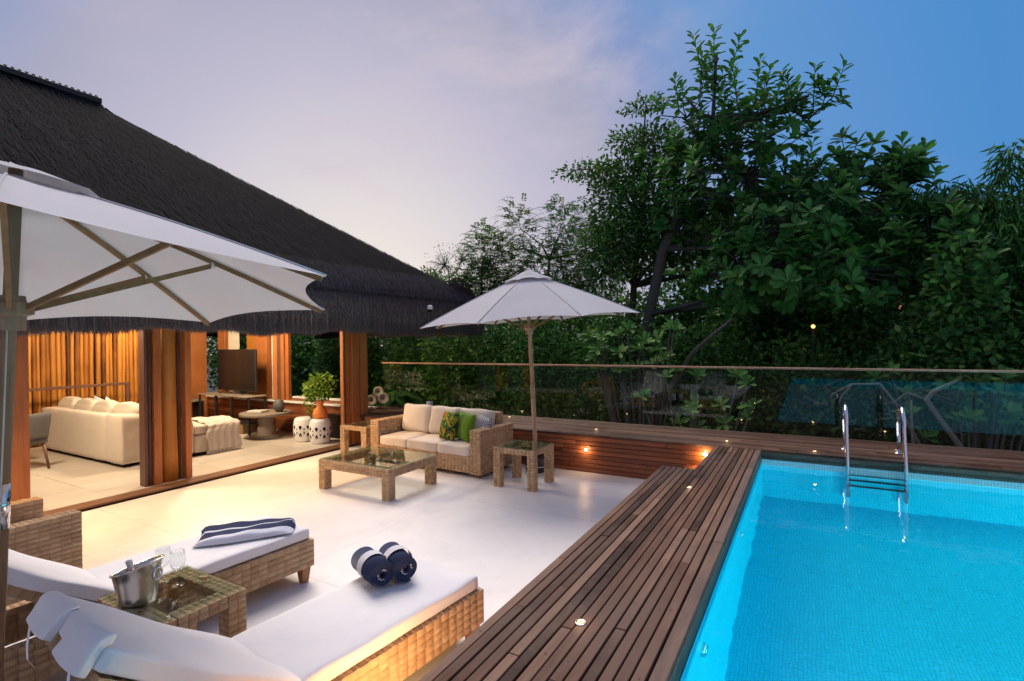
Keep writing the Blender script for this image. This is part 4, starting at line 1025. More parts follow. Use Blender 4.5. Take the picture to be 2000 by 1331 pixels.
armchair('woven cane armchair beside the pavilion step, behind the loungers', -6.20, -5.27, 1.02, 1.93)

# rolled towels: a real spiral of cloth
def rolled_towel(loc, rz, label, turn=0.0):
    t_ = thing('rolled_towel', label, 'towel', loc, rz, 'rolled towels on the near lounger'); t_.scale = (1.04, 0.92, 1.04)
    def spiral(y0, y1, grow, r0, r1, turns, th):
        m = MB(); N = int(turns*26); 
        for i in range(N+1):
            a = 2*math.pi*turns*i/N+turn; r_ = r0+(r1-r0)*i/N+0.002*math.sin(a*3)
            for rr in (r_-th/2, r_+th/2+grow):
                for y in (y0, y1): m.add([(rr*math.cos(a), y+0.004*math.sin(a*2), rr*math.sin(a)*0.94+r1)], [])
        for i in range(N):
            b2 = i*4; n2 = b2+4
            m.f += [(b2+2, b2+3, n2+3, n2+2), (b2, n2, n2+1, b2+1), (b2, b2+2, n2+2, n2), (b2+1, n2+1, n2+3, b2+3)]
        e = N*4; m.f += [(0, 1, 3, 2), (e, e+2, e+3, e+1)]
        return m
    b2 = spiral(-0.17, 0.17, 0, 0.018, 0.078, 3.6, 0.0150).build('roll', 'navy_towel', t_, True, True)
    m = MB(); N = 40; y0, y1 = -0.035, 0.045
    for i in range(N+1):
        a = 2*math.pi*i/N
        for y in (y0, y1): m.add([(0.0895*math.cos(a), y, 0.0895*0.94*math.sin(a)+0.078)], [])
    m.f = [(2*i, 2*i+1, 2*i+3, 2*i+2) for i in range(N)]
    m.build('white_stripe', 'white_towel', t_, True, True)
    m = MB(); N = 60                                    # pale edging seen in the end of the roll
    for i in range(N+1):
        a = 2*math.pi*0.8*i/N+0.7+turn; r_ = 0.024+0.013*i/N+0.004*math.sin(i*0.9)
        for dr in (-0.0022, 0.0022): m.add([((r_+dr)*math.cos(a), -0.1715, (r_+dr)*math.sin(a)*0.94+0.078)], [])
    m.f = [(2*i, 2*i+1, 2*i+3, 2*i+2) for i in range(N)]; m.build('hem', 'white_towel', t_, True, True)
rolled_towel((-2.47, 2.44, 0.463), R(68), 'rolled navy towel with a white stripe, farther from the walkway', 0.0)
rolled_towel((-2.385, 2.58, 0.463), R(62), 'rolled navy towel with a white stripe, nearer the walkway', 1.3)

# folded towel on the far lounger
nx, ny = 40, 24; V = []; UVp = []
def tw(u, v, top):
    x = (u-0.5)*0.40; y = (v-0.5)*0.70
    z = 0.0
    if top: z = 0.022+0.014*math.sin(u*3.1)+0.010*math.sin(u*7+v*4)+0.012*math.sin(v*3.14)+0.004*math.sin(v*19+u*5)
    e = min(u, 1-u, v, 1-v)
    z *= min(1, (e/0.06))**0.5 if e > 0 else 0
    return (x+0.02*math.sin(v*4), y+0.03*math.sin(u*3), z)
m = MB()
for top in (1, 0):
    for i in range(nx+1):
        for j in range(ny+1): m.add([tw(i/nx, j/ny, top)], [])
K = (nx+1)*(ny+1)
I = lambda i, j: i*(ny+1)+j
for i in range(nx):
    for j in range(ny):
        m.f.append((I(i,j), I(i+1,j), I(i+1,j+1), I(i,j+1))); m.f.append((K+I(i,j), K+I(i,j+1), K+I(i+1,j+1), K+I(i+1,j)))
ft = m.build('folded_towel', 'striped_towel', None, True, True)
uvl = ft.data.uv_layers.new(name='UVMap')
for lp in ft.data.loops:
    k = lp.vertex_index % K; uvl.data[lp.index].uv = (k//(ny+1)/nx, (k % (ny+1))/ny)
ft.location = (-4.02, 2.56, 0.457); ft.rotation_euler = (0, 0, R(-38)); tag(ft, 'folded blue and white striped towel on the farther lounger', 'towel')

# on the table between the loungers: ice bucket, bottle, glasses, corks
bk = thing('ice_bucket', 'oval steel ice bucket on the glass table between the loungers', 'bucket', (-3.40, 1.50, 0.511), R(25))
m = MB(); pr_ = [(0.0, 0.0), (0.088, 0.0), (0.094, 0.006), (0.100, 0.05), (0.112, 0.13), (0.122, 0.19), (0.132, 0.197), (0.134, 0.203), (0.130, 0.208), (0.119, 0.200), (0.108, 0.13), (0.094, 0.02), (0.0, 0.015)]
m.lathe(pr_, seg=40, sx=1.08, sy=0.86); m.v = [(p[0], p[1], p[2]*(1+0.22*p[0]/0.14*(1 if p[2] > 0.1 else p[2]/0.1))) for p in m.v]
m.build('body', 'brushed_steel', bk, True, True)
hp_ = [(0.155*math.cos(a)*0+0.118, -0.028*math.cos(a)-0.0, 0.15+0.035*math.sin(a)) for a in np.linspace(0, 2*math.pi, 20)]
MB().tube([(0.128, 0.03*math.cos(a), 0.165+0.035*math.sin(a)) for a in np.linspace(0, 2*math.pi, 21)], 0.005, 8).build('ring_handle', 'steel', bk, True, True)
bt = thing('wine_bottle', 'bottle of rose wine lying in the steel ice bucket', 'bottle', (-3.335, 1.49, 0.560), 0.4)
bt.rotation_euler = (R(6), R(-52), R(-14))
MB().lathe([(0.0, 0.0), (0.036, 0.0), (0.038, 0.01), (0.038, 0.12), (0.034, 0.145), (0.016, 0.18), (0.014, 0.19)], seg=20).build('glass_body', 'wine', bt, True, True)
MB().lathe([(0.0150, 0.178), (0.0165, 0.182), (0.0165, 0.232), (0.018, 0.236), (0.018, 0.248), (0.0, 0.250)], seg=18).build('cap', 'frosted', bt, True, True)
for i, (x, y) in enumerate(((-3.53, 1.70), (-3.40, 1.72))):
    gl = thing('wine_glass', ['clear wine glass standing behind the ice bucket, farther from the camera', 'clear wine glass standing behind the ice bucket, nearer its ring handle'][i], 'glass', (x, y, 0.5105), group='wine glasses')
    MB().lathe([(0.0, 0.002), (0.036, 0.002), (0.034, 0.004), (0.006, 0.009), (0.004, 0.02), (0.004, 0.085), (0.008, 0.092)], seg=24).build('stem', 'clear_glass', gl, True, True)
    MB().lathe([(0.006, 0.090), (0.025, 0.100), (0.040, 0.125), (0.044, 0.150), (0.042, 0.185), (0.037, 0.215), (0.0355, 0.215), (0.040, 0.185), (0.042, 0.150), (0.038, 0.127), (0.022, 0.103)], seg=28).build('bowl', 'clear_glass', gl, True, True)
for i, (x, y, a) in enumerate(((-3.33, 1.84, 0.6), (-3.585, 1.56, 1.9))):
    m = MB().tube([(-0.022, 0, 0.012), (0.022, 0, 0.012)], 0.0115, 12).build('cork', 'cork', None, False, True); m.location = (x, y, 0.511); m.rotation_euler = (0, 0, a)
    tag(m, ['wine cork lying at the far corner of the glass table', 'wine cork lying beside the ice bucket'][i], 'cork', 'wine corks')

# carved discs on rods at the end of the raised deck
for i, (x, y, zc, rr) in enumerate(((-8.02, 8.16, 0.93, 0.115), (-8.05, 7.98, 0.76, 0.115), (-7.82, 8.10, 0.80, 0.12))):
    t_ = thing('carved_disc', ['tallest carved stone disc on a rod by the corner post', 'carved stone disc on a rod nearest the corner post', 'carved stone disc on a rod farthest from the corner post'][i], 'ornament', (x, y, ZB+0.002), R(35), 'carved discs on rods')
    MB().cbox(-0.06, 0.06, -0.04, 0.04, 0.0, 0.012).build('base', 'black_metal', t_, local=True)
    MB().tube([(0, 0, 0.01), (0, 0, zc-ZB-rr*0.9)], 0.005, 8).build('rod', 'black_metal', t_, True, True)
    m = MB().lathe([(rr*0.28, -0.012), (rr*0.30, 0.014), (rr*0.48, 0.012), (rr*0.52, 0.020), (rr*0.72, 0.014), (rr*0.78, 0.022), (rr*0.96, 0.016), (rr, 0.0), (rr*0.96, -0.014), (rr*0.28, -0.012)], seg=40)
    m.v = [(p[0], -p[2], p[1]+zc-ZB) for p in m.v]; m.build('disc', 'carved', t_, True, True)
bx = MB().cbox(-0.05, 0.05, -0.05, 0.05, 0, 0.20, 0.008).build('small_speaker', 'white_paint', None, local=True); bx.location = (-6.75, 8.30, ZB+0.003); tag(bx, 'small white box standing on the raised deck behind the sofa', 'box')

# ---- inside the pavilion
Z0 = 0.052
ss = thing('sectional_sofa', 'large linen corner sofa seen from behind inside the pavilion', 'sofa', (-10.6, 4.8, Z0))
def cbx(nm, x0, x1, y0, y1, z0, z1, mat='sofa_linen', par=ss, r=0.05, puff=0.06, seed=1):
    po = par.location
    me = cushion_mesh(x1-x0, y1-y0, z1-z0, r, puff, seed=seed); o = link(nm, me, mat, par, True); o.location = ((x0+x1)/2-po.x, (y0+y1)/2-po.y, z0-po.z); return o
cbx('back', -12.5, -9.95, 3.95, 4.22, 0.10, 0.86, puff=0.0, r=0.04); cbx('base', -12.5, -9.45, 4.20, 5.0, 0.10, 0.40, puff=0.0)
cbx('back', -9.97, -9.42, 3.95, 4.26, 0.10, 0.88, puff=0.0, r=0.04, seed=3); cbx('arm', -9.66, -9.42, 4.2, 5.02, 0.10, 0.70, puff=0.02)
cbx('chaise', -10.45, -9.22, 4.98, 5.74, 0.10, 0.42, puff=0.02); cbx('chaise_cushion', -10.42, -9.24, 4.99, 5.72, 0.415, 0.58, puff=0.12)
cbx('chaise_arm', -9.45, -9.23, 4.78, 4.98, 0.10, 0.68, puff=0.0)
MB().box(-12.45, -9.5, 4.02, 4.95, Z0, 0.10).build('plinth', 'dark_void', ss)
MB().box(-10.40, -9.28, 4.95, 5.68, Z0, 0.10).build('plinth', 'dark_void', ss)
for i in range(4): cbx('back_cushion', -12.45+i*0.72, -11.76+i*0.72, 4.16, 4.42, 0.55, 0.98, r=0.09, puff=0.15, seed=i)
cbx('seat_cushion', -12.4, -9.7, 4.3, 4.98, 0.40, 0.54, seed=2)
for i, (x, mt, rz_, lb) in enumerate(((-11.35, 'pale_blue_fabric', 15, 'pale blue throw pillow on the linen sofa back'), (-10.9, 'cushion_cream', -10, 'cream throw pillow on the linen sofa'), (-9.55, 'blue_fabric', 30, 'dark blue throw pillow at the sofa end'))):
    o = link('throw_pillow', pillow_mesh(0.5, 0.5, 0.16), mt, None, True); o.location = (x, 4.50, 0.56); o.rotation_euler = (R(15), R(20), R(rz_)); tag(o, lb, 'pillow')
# knitted throw over the chaise
m = MB(); NU, NV = 30, 26
prof_ = [(-9.95, 0.615), (-9.60, 0.632), (-9.32, 0.615), (-9.215, 0.56), (-9.19, 0.45), (-9.175, 0.30), (-9.15, 0.12)]
for i in range(NU+1):
    s = i/NU*(len(prof_)-1); k = min(int(s), len(prof_)-2); f = s-k
    x = prof_[k][0]*(1-f)+prof_[k+1][0]*f; z = prof_[k][1]*(1-f)+prof_[k+1][1]*f
    for j in range(NV+1):
        v = j/NV; y = 5.20+0.57*v-0.05*(i/NU)*(1-v)+0.02*math.sin(i*0.5)
        m.add([(x+0.007*math.sin(v*30+i*0.25)*(i/NU), y, z+0.006*math.sin(v*24+i*0.6)+0.008*math.sin(i*1.3+v*5))], [])
m.f = [(i*(NV+1)+j, (i+1)*(NV+1)+j, (i+1)*(NV+1)+j+1, i*(NV+1)+j+1) for i in range(NU) for j in range(NV)]
tr_ = m.build('knitted_throw', 'throw_knit', None, True, org=(-9.5, 5.4, 0.6)); tag(tr_, 'cream knitted throw draped over the chaise end', 'throw')
m = MB()
for j in range(44):
    y = 5.14+0.62*j/43; m.tube([(-9.15, y, 0.13), (-9.145+rnd.uniform(-0.01, 0.01), y+rnd.uniform(-0.01, 0.01), 0.065)], 0.005, 4)
tf = m.build('tassel_fringe', 'throw_knit', tr_); tf['kind'] = 'stuff'

# round pedestal table, book, stone
t_ = thing('pedestal_table', 'round pale wood pedestal table inside the pavilion', 'table', (-9.80, 6.72, Z0))
MB().lathe([(0.0, 0.47), (0.49, 0.47), (0.50, 0.48), (0.50, 0.515), (0.49, 0.525), (0.0, 0.525)], seg=48).build('top', 'grey_wood', t_, False, True)
MB().lathe([(0.32, 0.0), (0.32, 0.03), (0.20, 0.05), (0.15, 0.08), (0.17, 0.20), (0.13, 0.26), (0.16, 0.34), (0.12, 0.40), (0.17, 0.47)], seg=36).build('pedestal', 'grey_wood', t_, True, True)
bo = MB().cbox(-0.17, 0.17, -0.12, 0.12, 0, 0.035, 0.004).build('book', 'paper', None, local=True); bo.location = (-9.92, 6.62, 0.579); bo.rotation_euler = (0, 0, 0.3); tag(bo, 'closed grey book lying on the round pedestal table', 'book')
st_ = MB().lathe([(0.0, 0.0), (0.05, 0.005), (0.11, 0.06), (0.125, 0.13), (0.10, 0.21), (0.05, 0.26), (0.0, 0.27)], seg=28, sy=0.8).build('stone_ornament', 'stone_dark', None, True, True); st_.location = (-9.54, 6.84, 0.578); st_.rotation_euler = (0, 0, 0.5); tag(st_, 'dark egg shaped stone ornament on the round pedestal table', 'ornament')
# ceramic stools
def stool(x, y, label):
    t_ = thing('ceramic_stool', label, 'stool', (x, y, Z0), group='white ceramic garden stools')
    pr2 = [(0.0, 0.0), (0.165, 0.0), (0.178, 0.02), (0.200, 0.12), (0.212, 0.22), (0.208, 0.32), (0.190, 0.42), (0.172, 0.455), (0.150, 0.468), (0.0, 0.475)]
    MB().lathe(pr2, seg=48).build('body', 'white_ceramic', t_, True, True)
    for k in range(9):
        a = 2*math.pi*k/9; 
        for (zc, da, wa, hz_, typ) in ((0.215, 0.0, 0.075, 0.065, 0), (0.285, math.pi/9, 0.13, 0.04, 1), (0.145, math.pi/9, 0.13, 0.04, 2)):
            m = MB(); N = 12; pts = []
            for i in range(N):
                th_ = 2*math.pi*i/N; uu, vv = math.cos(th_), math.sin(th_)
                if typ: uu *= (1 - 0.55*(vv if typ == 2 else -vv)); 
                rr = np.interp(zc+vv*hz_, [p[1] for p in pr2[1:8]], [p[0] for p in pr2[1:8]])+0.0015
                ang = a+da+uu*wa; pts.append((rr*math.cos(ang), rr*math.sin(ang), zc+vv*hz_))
            m.add(pts, [tuple(range(N))]); m.build('opening', 'dark_void', t_, False, True)  # flat dark patch on the body, painted for the shade inside a hole
stool(-8.75, 6.84, 'white pierced ceramic stool standing behind the other one')
stool(-8.27, 6.83, 'white pierced ceramic stool carrying the terracotta vase')
va = MB().lathe([(0.0, 0.0), (0.085, 0.0), (0.125, 0.04), (0.138, 0.10), (0.118, 0.17), (0.075, 0.22), (0.060, 0.26), (0.072, 0.31), (0.080, 0.335), (0.066, 0.335), (0.052, 0.27), (0.0, 0.26)], seg=36).build('terracotta_vase', 'terracotta', None, True, True)
va.location = (-8.27, 6.83, Z0+0.476); tag(va, 'orange terracotta vase on the white ceramic stool', 'vase')
# television on its console
t_ = thing('console_table', 'black metal console with a glass top under the television', 'table', (-11.2, 6.85, Z0))
MB().cbox(-0.95, 0.95, -0.22, 0.22, 0.80, 0.825, 0.004).build('top', 'grey_wood', t_, local=True)
for x in (-0.92, -0.30, 0.30, 0.92):
    for y in (-0.19, 0.19): MB().cbox(x-0.018, x+0.018, y-0.018, y+0.018, 0.0, 0.80, 0.003).build('leg', 'black_metal', t_, local=True)
MB().cbox(-0.94, 0.94, -0.20, 0.20, 0.24, 0.26, 0.003).build('shelf', 'black_metal', t_, local=True)
t_ = thing('television', 'flat television standing dark on the console', 'television', (-11.05, 6.88, Z0+0.826))
MB().cbox(-0.70, 0.70, -0.02, 0.03, 0.08, 1.00, 0.006).build('casing', 'black_plastic', t_, local=True)
MB().cbox(-0.69, 0.69, -0.023, -0.019, 0.095, 0.99, 0.001).build('screen', 'screen', t_, local=True)
for x in (-0.42, 0.42):
    MB().tube([(x-0.10, -0.10, 0.008), (x, 0.0, 0.08), (x+0.08, 0.10, 0.008)], 0.008, 6).build('foot', 'black_plastic', t_, True, True)
for i, (x, y) in enumerate(((-11.85, 6.83), (-11.30, 6.83), (-10.75, 6.83))):
    t_ = thing('storage_basket', ['woven basket under the console, farthest from the round table', 'woven basket in the middle under the console', 'woven basket under the console, nearest the round table'][i], 'basket', (x, y, Z0), group='baskets under the console')
    m = MB(); v = []
    for z, a, b2 in ((0.0, 0.20, 0.15), (0.22, 0.235, 0.165), (0.22, 0.22, 0.15), (0.02, 0.19, 0.14)): v += [(-a,-b2,z),(a,-b2,z),(a,b2,z),(-a,b2,z)]
    f = [(3,2,1,0), (12,13,14,15)]
    for k in range(3):
        for i2 in range(4): j2 = (i2+1) % 4; f.append((k*4+i2, k*4+j2, k*4+4+j2, k*4+4+i2))
    m.add(v, f).build('body', 'basket', t_, local=True)
    for sx in (-1, 1): MB().tube([(sx*0.235, -0.05, 0.20), (sx*0.25, -0.03, 0.25), (sx*0.25, 0.03, 0.25), (sx*0.235, 0.05, 0.20)], 0.008, 6).build('handle', 'basket', t_, True, True)
# low wooden bench with a picture behind the post
t_ = thing('low_bench', 'low dark bench by the red wall panel inside the pavilion', 'bench', (-12.72, 6.45, Z0))
MB().cbox(-0.22, 0.22, -0.55, 0.55, 0.60, 0.64, 0.006).build('seat', 'grey_wood', t_, local=True)
for y in (-0.5, 0.5): MB().cbox(-0.2, 0.2, y-0.02, y+0.02, 0, 0.60, 0.004).build('leg', 'black_metal', t_, local=True)
pfm = thing('picture_frame', 'small framed picture leaning on the low bench', 'picture', (-12.70, 6.62, Z0+0.642), R(-60)); 
MB().cbox(-0.13, 0.13, 0, 0.02, 0, 0.32, 0.004).build('frame', 'leg_wood_z', pfm, local=True); MB().cbox(-0.10, 0.10, -0.003, 0.001, 0.03, 0.29, 0.0005).build('print', 'paper', pfm, local=True)
# dining table edge and chair
t_ = thing('dining_table', 'pale topped dining table partly hidden by the red post', 'table', (-11.7, 3.05, Z0))
MB().cbox(-0.75, 0.62, -0.65, 0.35, 0.70, 0.745, 0.005).build('top', 'stone_white', t_, local=True); MB().cbox(-0.70, 0.57, -0.6, 0.30, 0.64, 0.70, 0.005).build('apron', 'leg_wood_z', t_, local=True)
for x in (-0.6, 0.48):
    for y in (-0.5, 0.22): MB().cbox(x-0.03, x+0.03, y-0.03, y+0.03, 0, 0.64, 0.004).build('leg', 'leg_wood_z', t_, local=True)
t_ = thing('dining_chair', 'grey upholstered dining chair with splayed wooden legs', 'chair', (-10.78, 3.15, Z0), R(100))
def leg(x0, y0, x1, y1, z): MB().tube([(x0, y0, z), (x1, y1, 0)], [0.026, 0.016], 8).build('leg', 'dark_wood_z', t_, True, True)
leg(-0.2, 0.18, -0.23, 0.25, 0.44); leg(0.2, 0.18, 0.23, 0.25, 0.44); leg(-0.2, -0.2, -0.22, -0.30, 0.44); leg(0.2, -0.2, 0.22, -0.30, 0.44)
o = link('seat', cushion_mesh(0.50, 0.50, 0.10, 0.03, 0.1), 'chair_fabric', t_, True); o.location = (0, 0, 0.40)
o = link('backrest', cushion_mesh(0.48, 0.42, 0.06, 0.025, 0.1), 'chair_fabric', t_, True); o.location = (0, -0.27, 0.70); o.rotation_euler = (R(102), 0, 0)

# ================================================================== VEGETATION
def norm(a): return a/np.maximum(np.linalg.norm(a, axis=1, keepdims=True), 1e-9)
def leaf_mesh(name, P, D, N, L, W, tone, mat, parent, fold=0.18, droop=0.12, wide=0.62, narrow=0.72, blunt=False):
    """folded, slightly drooping leaves: P base, D direction, N upper side"""
    D = norm(D); S = norm(np.cross(D, N)); N = np.cross(S, D); L = L[:, None]; W = W[:, None]
    tip = P+D*L-N*L*droop; a = P+D*L*0.38; b = P+D*L*wide*1.15
    up = N*W*fold
    if blunt:                       # blunt, spoon-shaped leaf
        c = P+D*L*0.90; dn = N*L*droop*0.75
        V = np.stack([P, a+S*W*0.62+up, b+S*W+up-N*L*droop*0.4, c+S*W*0.66+up*0.6-dn, tip, c-S*W*0.66+up*0.6-dn, b-S*W+up-N*L*droop*0.4, a-S*W*0.62+up], 1).reshape(-1, 3)
        k = (np.arange(len(P))*8)[:, None]; F = np.concatenate([k+np.array([[0, 1, 2, 3, 4]]), k+np.array([[0, 4, 5, 6, 7]])])
        me = np_mesh(name, V-np.array(ORG.get(parent.name, (0, 0, 0))), F); add_tone(me, np.tile(np.clip(tone, 0, 1), 2))
        return link(name, me, mat, parent, False, org=ORG.get(parent.name))
    V = np.stack([P, a+S*W*narrow+up, b+S*W+up-N*L*droop*0.4, tip, b-S*W+up-N*L*droop*0.4, a-S*W*narrow+up], 1).reshape(-1, 3)
    k = (np.arange(len(P))*6)[:, None]
    F = np.concatenate([k+np.array([[0, 1, 2, 3]]), k+np.array([[0, 3, 4, 5]])])
    V = V-np.array(ORG.get(parent.name, (0, 0, 0)))
    me = np_mesh(name, V, F); add_tone(me, np.tile(np.clip(tone, 0, 1), 2))
    o = link(name, me, mat, parent, False, org=ORG.get(parent.name)); return o
def ell_points(lobes, n, inner=0.35, power=0.45, rough=0.28):
    vol = np.array([l[3]*l[4]*l[5] for l in lobes]); pk = rng.choice(len(lobes), n, p=vol**0.85/(vol**0.85).sum())
    Lb = np.array(lobes)[pk]; d = norm(rng.normal(size=(n, 3)))
    ns = np.sin(d[:, 0]*5+Lb[:, 0]*3)*np.sin(d[:, 1]*4+Lb[:, 1])*np.sin(d[:, 2]*5+Lb[:, 2]*2)
    r = np.maximum(inner, rng.random(n)**power)*(1+rough*ns+0.10*rng.normal(size=n))
    return Lb[:, :3]+d*Lb[:, 3:6]*r[:, None], d, r
def tone_of(P, lobes, jitter=0.22, lift=0.35):
    """tone is the leaf's own: random, young leaves at the shoots' ends a little lighter"""
    return np.clip(0.42+rng.normal(0, jitter, len(P)), 0.02, 1)
def tree(name, label, base, lobes, trunk_pts, kind, n, size, mat, group=None, cat='tree', twigs=60, trunk_r=0.16, bark='bark'):
    t_ = thing(name, label, cat, base, group=group)
    tr = MB(); rad = np.linspace(trunk_r, trunk_r*0.35, len(trunk_pts)); tr.tube(trunk_pts, list(rad), 9)
    tips = [Vector(p) for p in trunk_pts[len(trunk_pts)//2:]]
    limbs = []
    for l in lobes:
        c = Vector(l[:3]); s = min(tips, key=lambda q: (q-c).length+max(0, q.z-c.z)*2)
        mid = (s+c)/2+Vector((rnd.uniform(-0.2, 0.2), rnd.uniform(-0.2, 0.2), rnd.uniform(-0.1, 0.25)))
        tr.tube([s, mid, c], [trunk_r*0.42, trunk_r*0.26, trunk_r*0.12], 6); limbs.append((c, l))
    P, d, r = ell_points(lobes, twigs, 0.6)
    for p in P:
        c, l = min(limbs, key=lambda q: (q[0]-Vector(p)).length)
        mid = (c+Vector(p))/2+Vector((rnd.uniform(-0.1, 0.1), rnd.uniform(-0.1, 0.1), rnd.uniform(0.0, 0.12)))
        tr.tube([c, mid, p], [trunk_r*0.12, trunk_r*0.08, trunk_r*0.03], 5)
    tr.build('trunk', bark, t_, True)
    if kind == 'leaf':
        P, d, r = ell_points(lobes, n); D = norm(d*0.8+rng.normal(size=(n, 3))*0.7+np.array([0, 0, -0.1])); N = norm(rng.normal(size=(n, 3))*0.5+np.array([0, -0.15, 1.0]))
        s = rng.uniform(0.65, 1.2, n)
        o = leaf_mesh('crown', P, D, N, size[0]*s, size[1]*s, tone_of(P, lobes), mat, t_)
    elif kind == 'droop':
        P, d, r = ell_points(lobes, n); D = norm(d*np.array([0.7, 0.7, 0.2])+rng.normal(size=(n, 3))*0.35+np.array([0, 0, -0.75])); N = norm(rng.normal(size=(n, 3))+np.array([0, -0.5, 0.5]))
        s = rng.uniform(0.6, 1.2, n); o = leaf_mesh('crown', P, D, N, size[0]*s, size[1]*s, tone_of(P, lobes), mat, t_, droop=0.25)
    elif kind == 'feather':
        nf = n//22; C, d, r = ell_points(lobes, nf); A = norm(d*0.7+rng.normal(size=(nf, 3))*0.45+np.array([0, 0, 0.25])); Lf = rng.uniform(0.35, 0.75, nf)
        Pl, Dl, Nl, Tl, Sl = [], [], [], [], []
        side0 = norm(np.cross(A, np.array([[0, 0, 1.0]]))); upn = np.cross(side0, A); tn = tone_of(C, lobes)
        for k in range(11):
            f = (k+1)/11.0; pos = C+A*(Lf*f)[:, None]-np.array([[0, 0, 1.0]])*(Lf*0.55*f*f)[:, None]
            for sg in (-1, 1):
                Pl.append(pos); Dl.append(norm(side0*sg+A*0.55+np.array([[0, 0, -0.25]])+rng.normal(size=(nf, 3))*0.12)); Nl.append(upn); Tl.append(tn); Sl.append((1-0.5*f)*rng.uniform(0.8, 1.2, nf))
        s = np.concatenate(Sl); o = leaf_mesh('crown', np.concatenate(Pl), np.concatenate(Dl), np.concatenate(Nl), size[0]*s, size[1]*s, np.concatenate(Tl), mat, t_)
    o['kind'] = 'stuff'
    return t_, o

# --- big-leaved almond tree: rosettes of large leaves; the most visible leaves are objects of their own
AL = [(-1.85,13.0,8.58,.45,.5,.80), (-2.50,13.0,7.85,.70,.7,.65), (-1.15,13.0,7.55,.75,.7,.75), (0.08,13.0,7.25,.50,.5,.90), (-0.9,12.8,6.9,1.4,1.0,.80), (-2.4,13.0,6.5,1.2,1.0,1.0),
      (-1.2,12.6,5.6,1.9,1.2,1.1), (0.75,12.6,5.0,1.3,1.0,1.0), (1.55,12.4,5.2,.6,.6,.45), (-0.2,12.1,4.2,1.8,1.1,0.9), (-0.9,11.6,3.3,1.6,.9,.7), (0.7,11.5,3.2,1.4,.9,.75), (-2.6,13.0,5.0,1.1,.9,.8), (1.9,11.6,3.6,.8,.6,.7)]
NR = [0, 0, 0, 0, 22, 45, 75, 85, 20, 105, 95, 85, 45, 30]
NS = [5, 6, 7, 6, 13, 9, 9, 8, 4, 0, 0, 0, 4, 4]
at_ = thing('almond_tree', 'tall tree with large glossy leaves in rosettes rising highest above the railing', 'tree', (-3.9, 13.2, -3.2))
trunk = [(-3.9,13.2,-3.2), (-3.8,13.2,0.5), (-3.5,13.1,2.6), (-3.1,13.0,4.2), (-2.5,13.0,5.6), (-1.9,13.0,7.2), (-1.8,13.0,8.6)]
tr = MB(); tr.tube(trunk, [0.20, 0.17, 0.14, 0.12, 0.09, 0.05, 0.02], 10)
tv = [Vector(p) for p in trunk[2:]]
C = []; A = []
for l, nrs in zip(AL, NR):
    c = Vector(l[:3]); s = min(tv, key=lambda q: (q-c).length+max(0, q.z-c.z)*2)
    mid = (s+c)/2+Vector((0, 0, -0.15)); tr.tube([s, mid, c], [0.06, 0.045, 0.025], 7)
    Pp, d, r = ell_points([l], nrs, 0.45, 0.4, 0.15)
    for p, dv in zip(Pp, d):
        m0 = c.lerp(Vector(p), 0.5)+Vector((rnd.uniform(-.08, .08), rnd.uniform(-.08, .08), -0.03)); tr.tube([c, m0, p], [0.018, 0.013, 0.008], 5)
        C.append(p); A.append(norm((dv*0.7+np.array([0, -0.1, 0.75])+rng.normal(size=3)*0.2)[None])[0])
C = np.array(C); A = np.array(A)
LP, LD, LN, LL, LW, LT = [], [], [], [], [], []
SH = []
for l, ns in zip(AL, NS):            # upright leafy shoots in the upper crown
    c = Vector(l[:3])
    for q in range(ns):
        a = rnd.uniform(0, 6.28); rr = rnd.random()**0.5; p = c+Vector((math.cos(a)*l[3]*rr, math.sin(a)*l[4]*rr, -l[5]*rnd.uniform(0.2, 0.75)))
        dv = Vector((math.cos(a)*0.45*rr, math.sin(a)*0.4*rr, 1)).normalized(); Ls = min(0.95, max(0.45, (l[5]*(0.9-0.45*rr*rr)-(p.z-c.z)))); SH.append((c, p, dv, Ls))
for c, a in zip(C, A):
    k = rnd.randint(8, 12); a = Vector(a); e1 = a.orthogonal().normalized(); e2 = a.cross(e1); ph = rnd.uniform(0, 6.28); tb = rnd.uniform(0.25, 0.6)
    for i in range(k):
        th_ = ph+i*2.4; tilt_ = R(rnd.uniform(28, 88)); o_ = math.cos(th_)*e1+math.sin(th_)*e2
        dv = a*math.cos(tilt_)+o_*math.sin(tilt_)+Vector((0, 0, -0.12)); nn = a*math.sin(tilt_)-o_*math.cos(tilt_)
        LP.append(c-np.array(a)*0.05*rnd.random()*2); LD.append(dv); LN.append(nn); s = rnd.uniform(0.7, 1.15); LL.append(0.28*s); LW.append(0.064*s); LT.append(tb+rnd.uniform(-0.2, 0.2)+(0.25 if rnd.random() < 0.07 else 0))
for c, p, dv, Ls in SH:
    tr.tube([c-Vector((0, 0, 0.5)), p, p+dv*Ls*0.5, p+dv*Ls], [0.02, 0.014, 0.010, 0.005], 5); e1 = dv.orthogonal().normalized(); e2 = dv.cross(e1); k = int(Ls*25); tb = rnd.uniform(0.3, 0.6); ph = rnd.uniform(0, 6)
    for i in range(k):
        f = (i+0.5)/k; th_ = ph+i*2.4; tl = R(88-42*f+rnd.uniform(-20, 16)); o_ = math.cos(th_)*e1+math.sin(th_)*e2
        LP.append(p+dv*Ls*f); LD.append(dv*math.cos(tl)+o_*math.sin(tl)); LN.append(dv*math.sin(tl)-o_*math.cos(tl)); s = rnd.uniform(0.75, 1.1)*(1-0.25*f); LL.append(0.31*s); LW.append(0.072*s); LT.append(tb+rnd.uniform(-0.2, 0.25))
tr.build('trunk', 'bark', at_, True)
LP, LD, LN, LL, LW, LT = [np.array(q, float) for q in (LP, LD, LN, LL, LW, LT)]
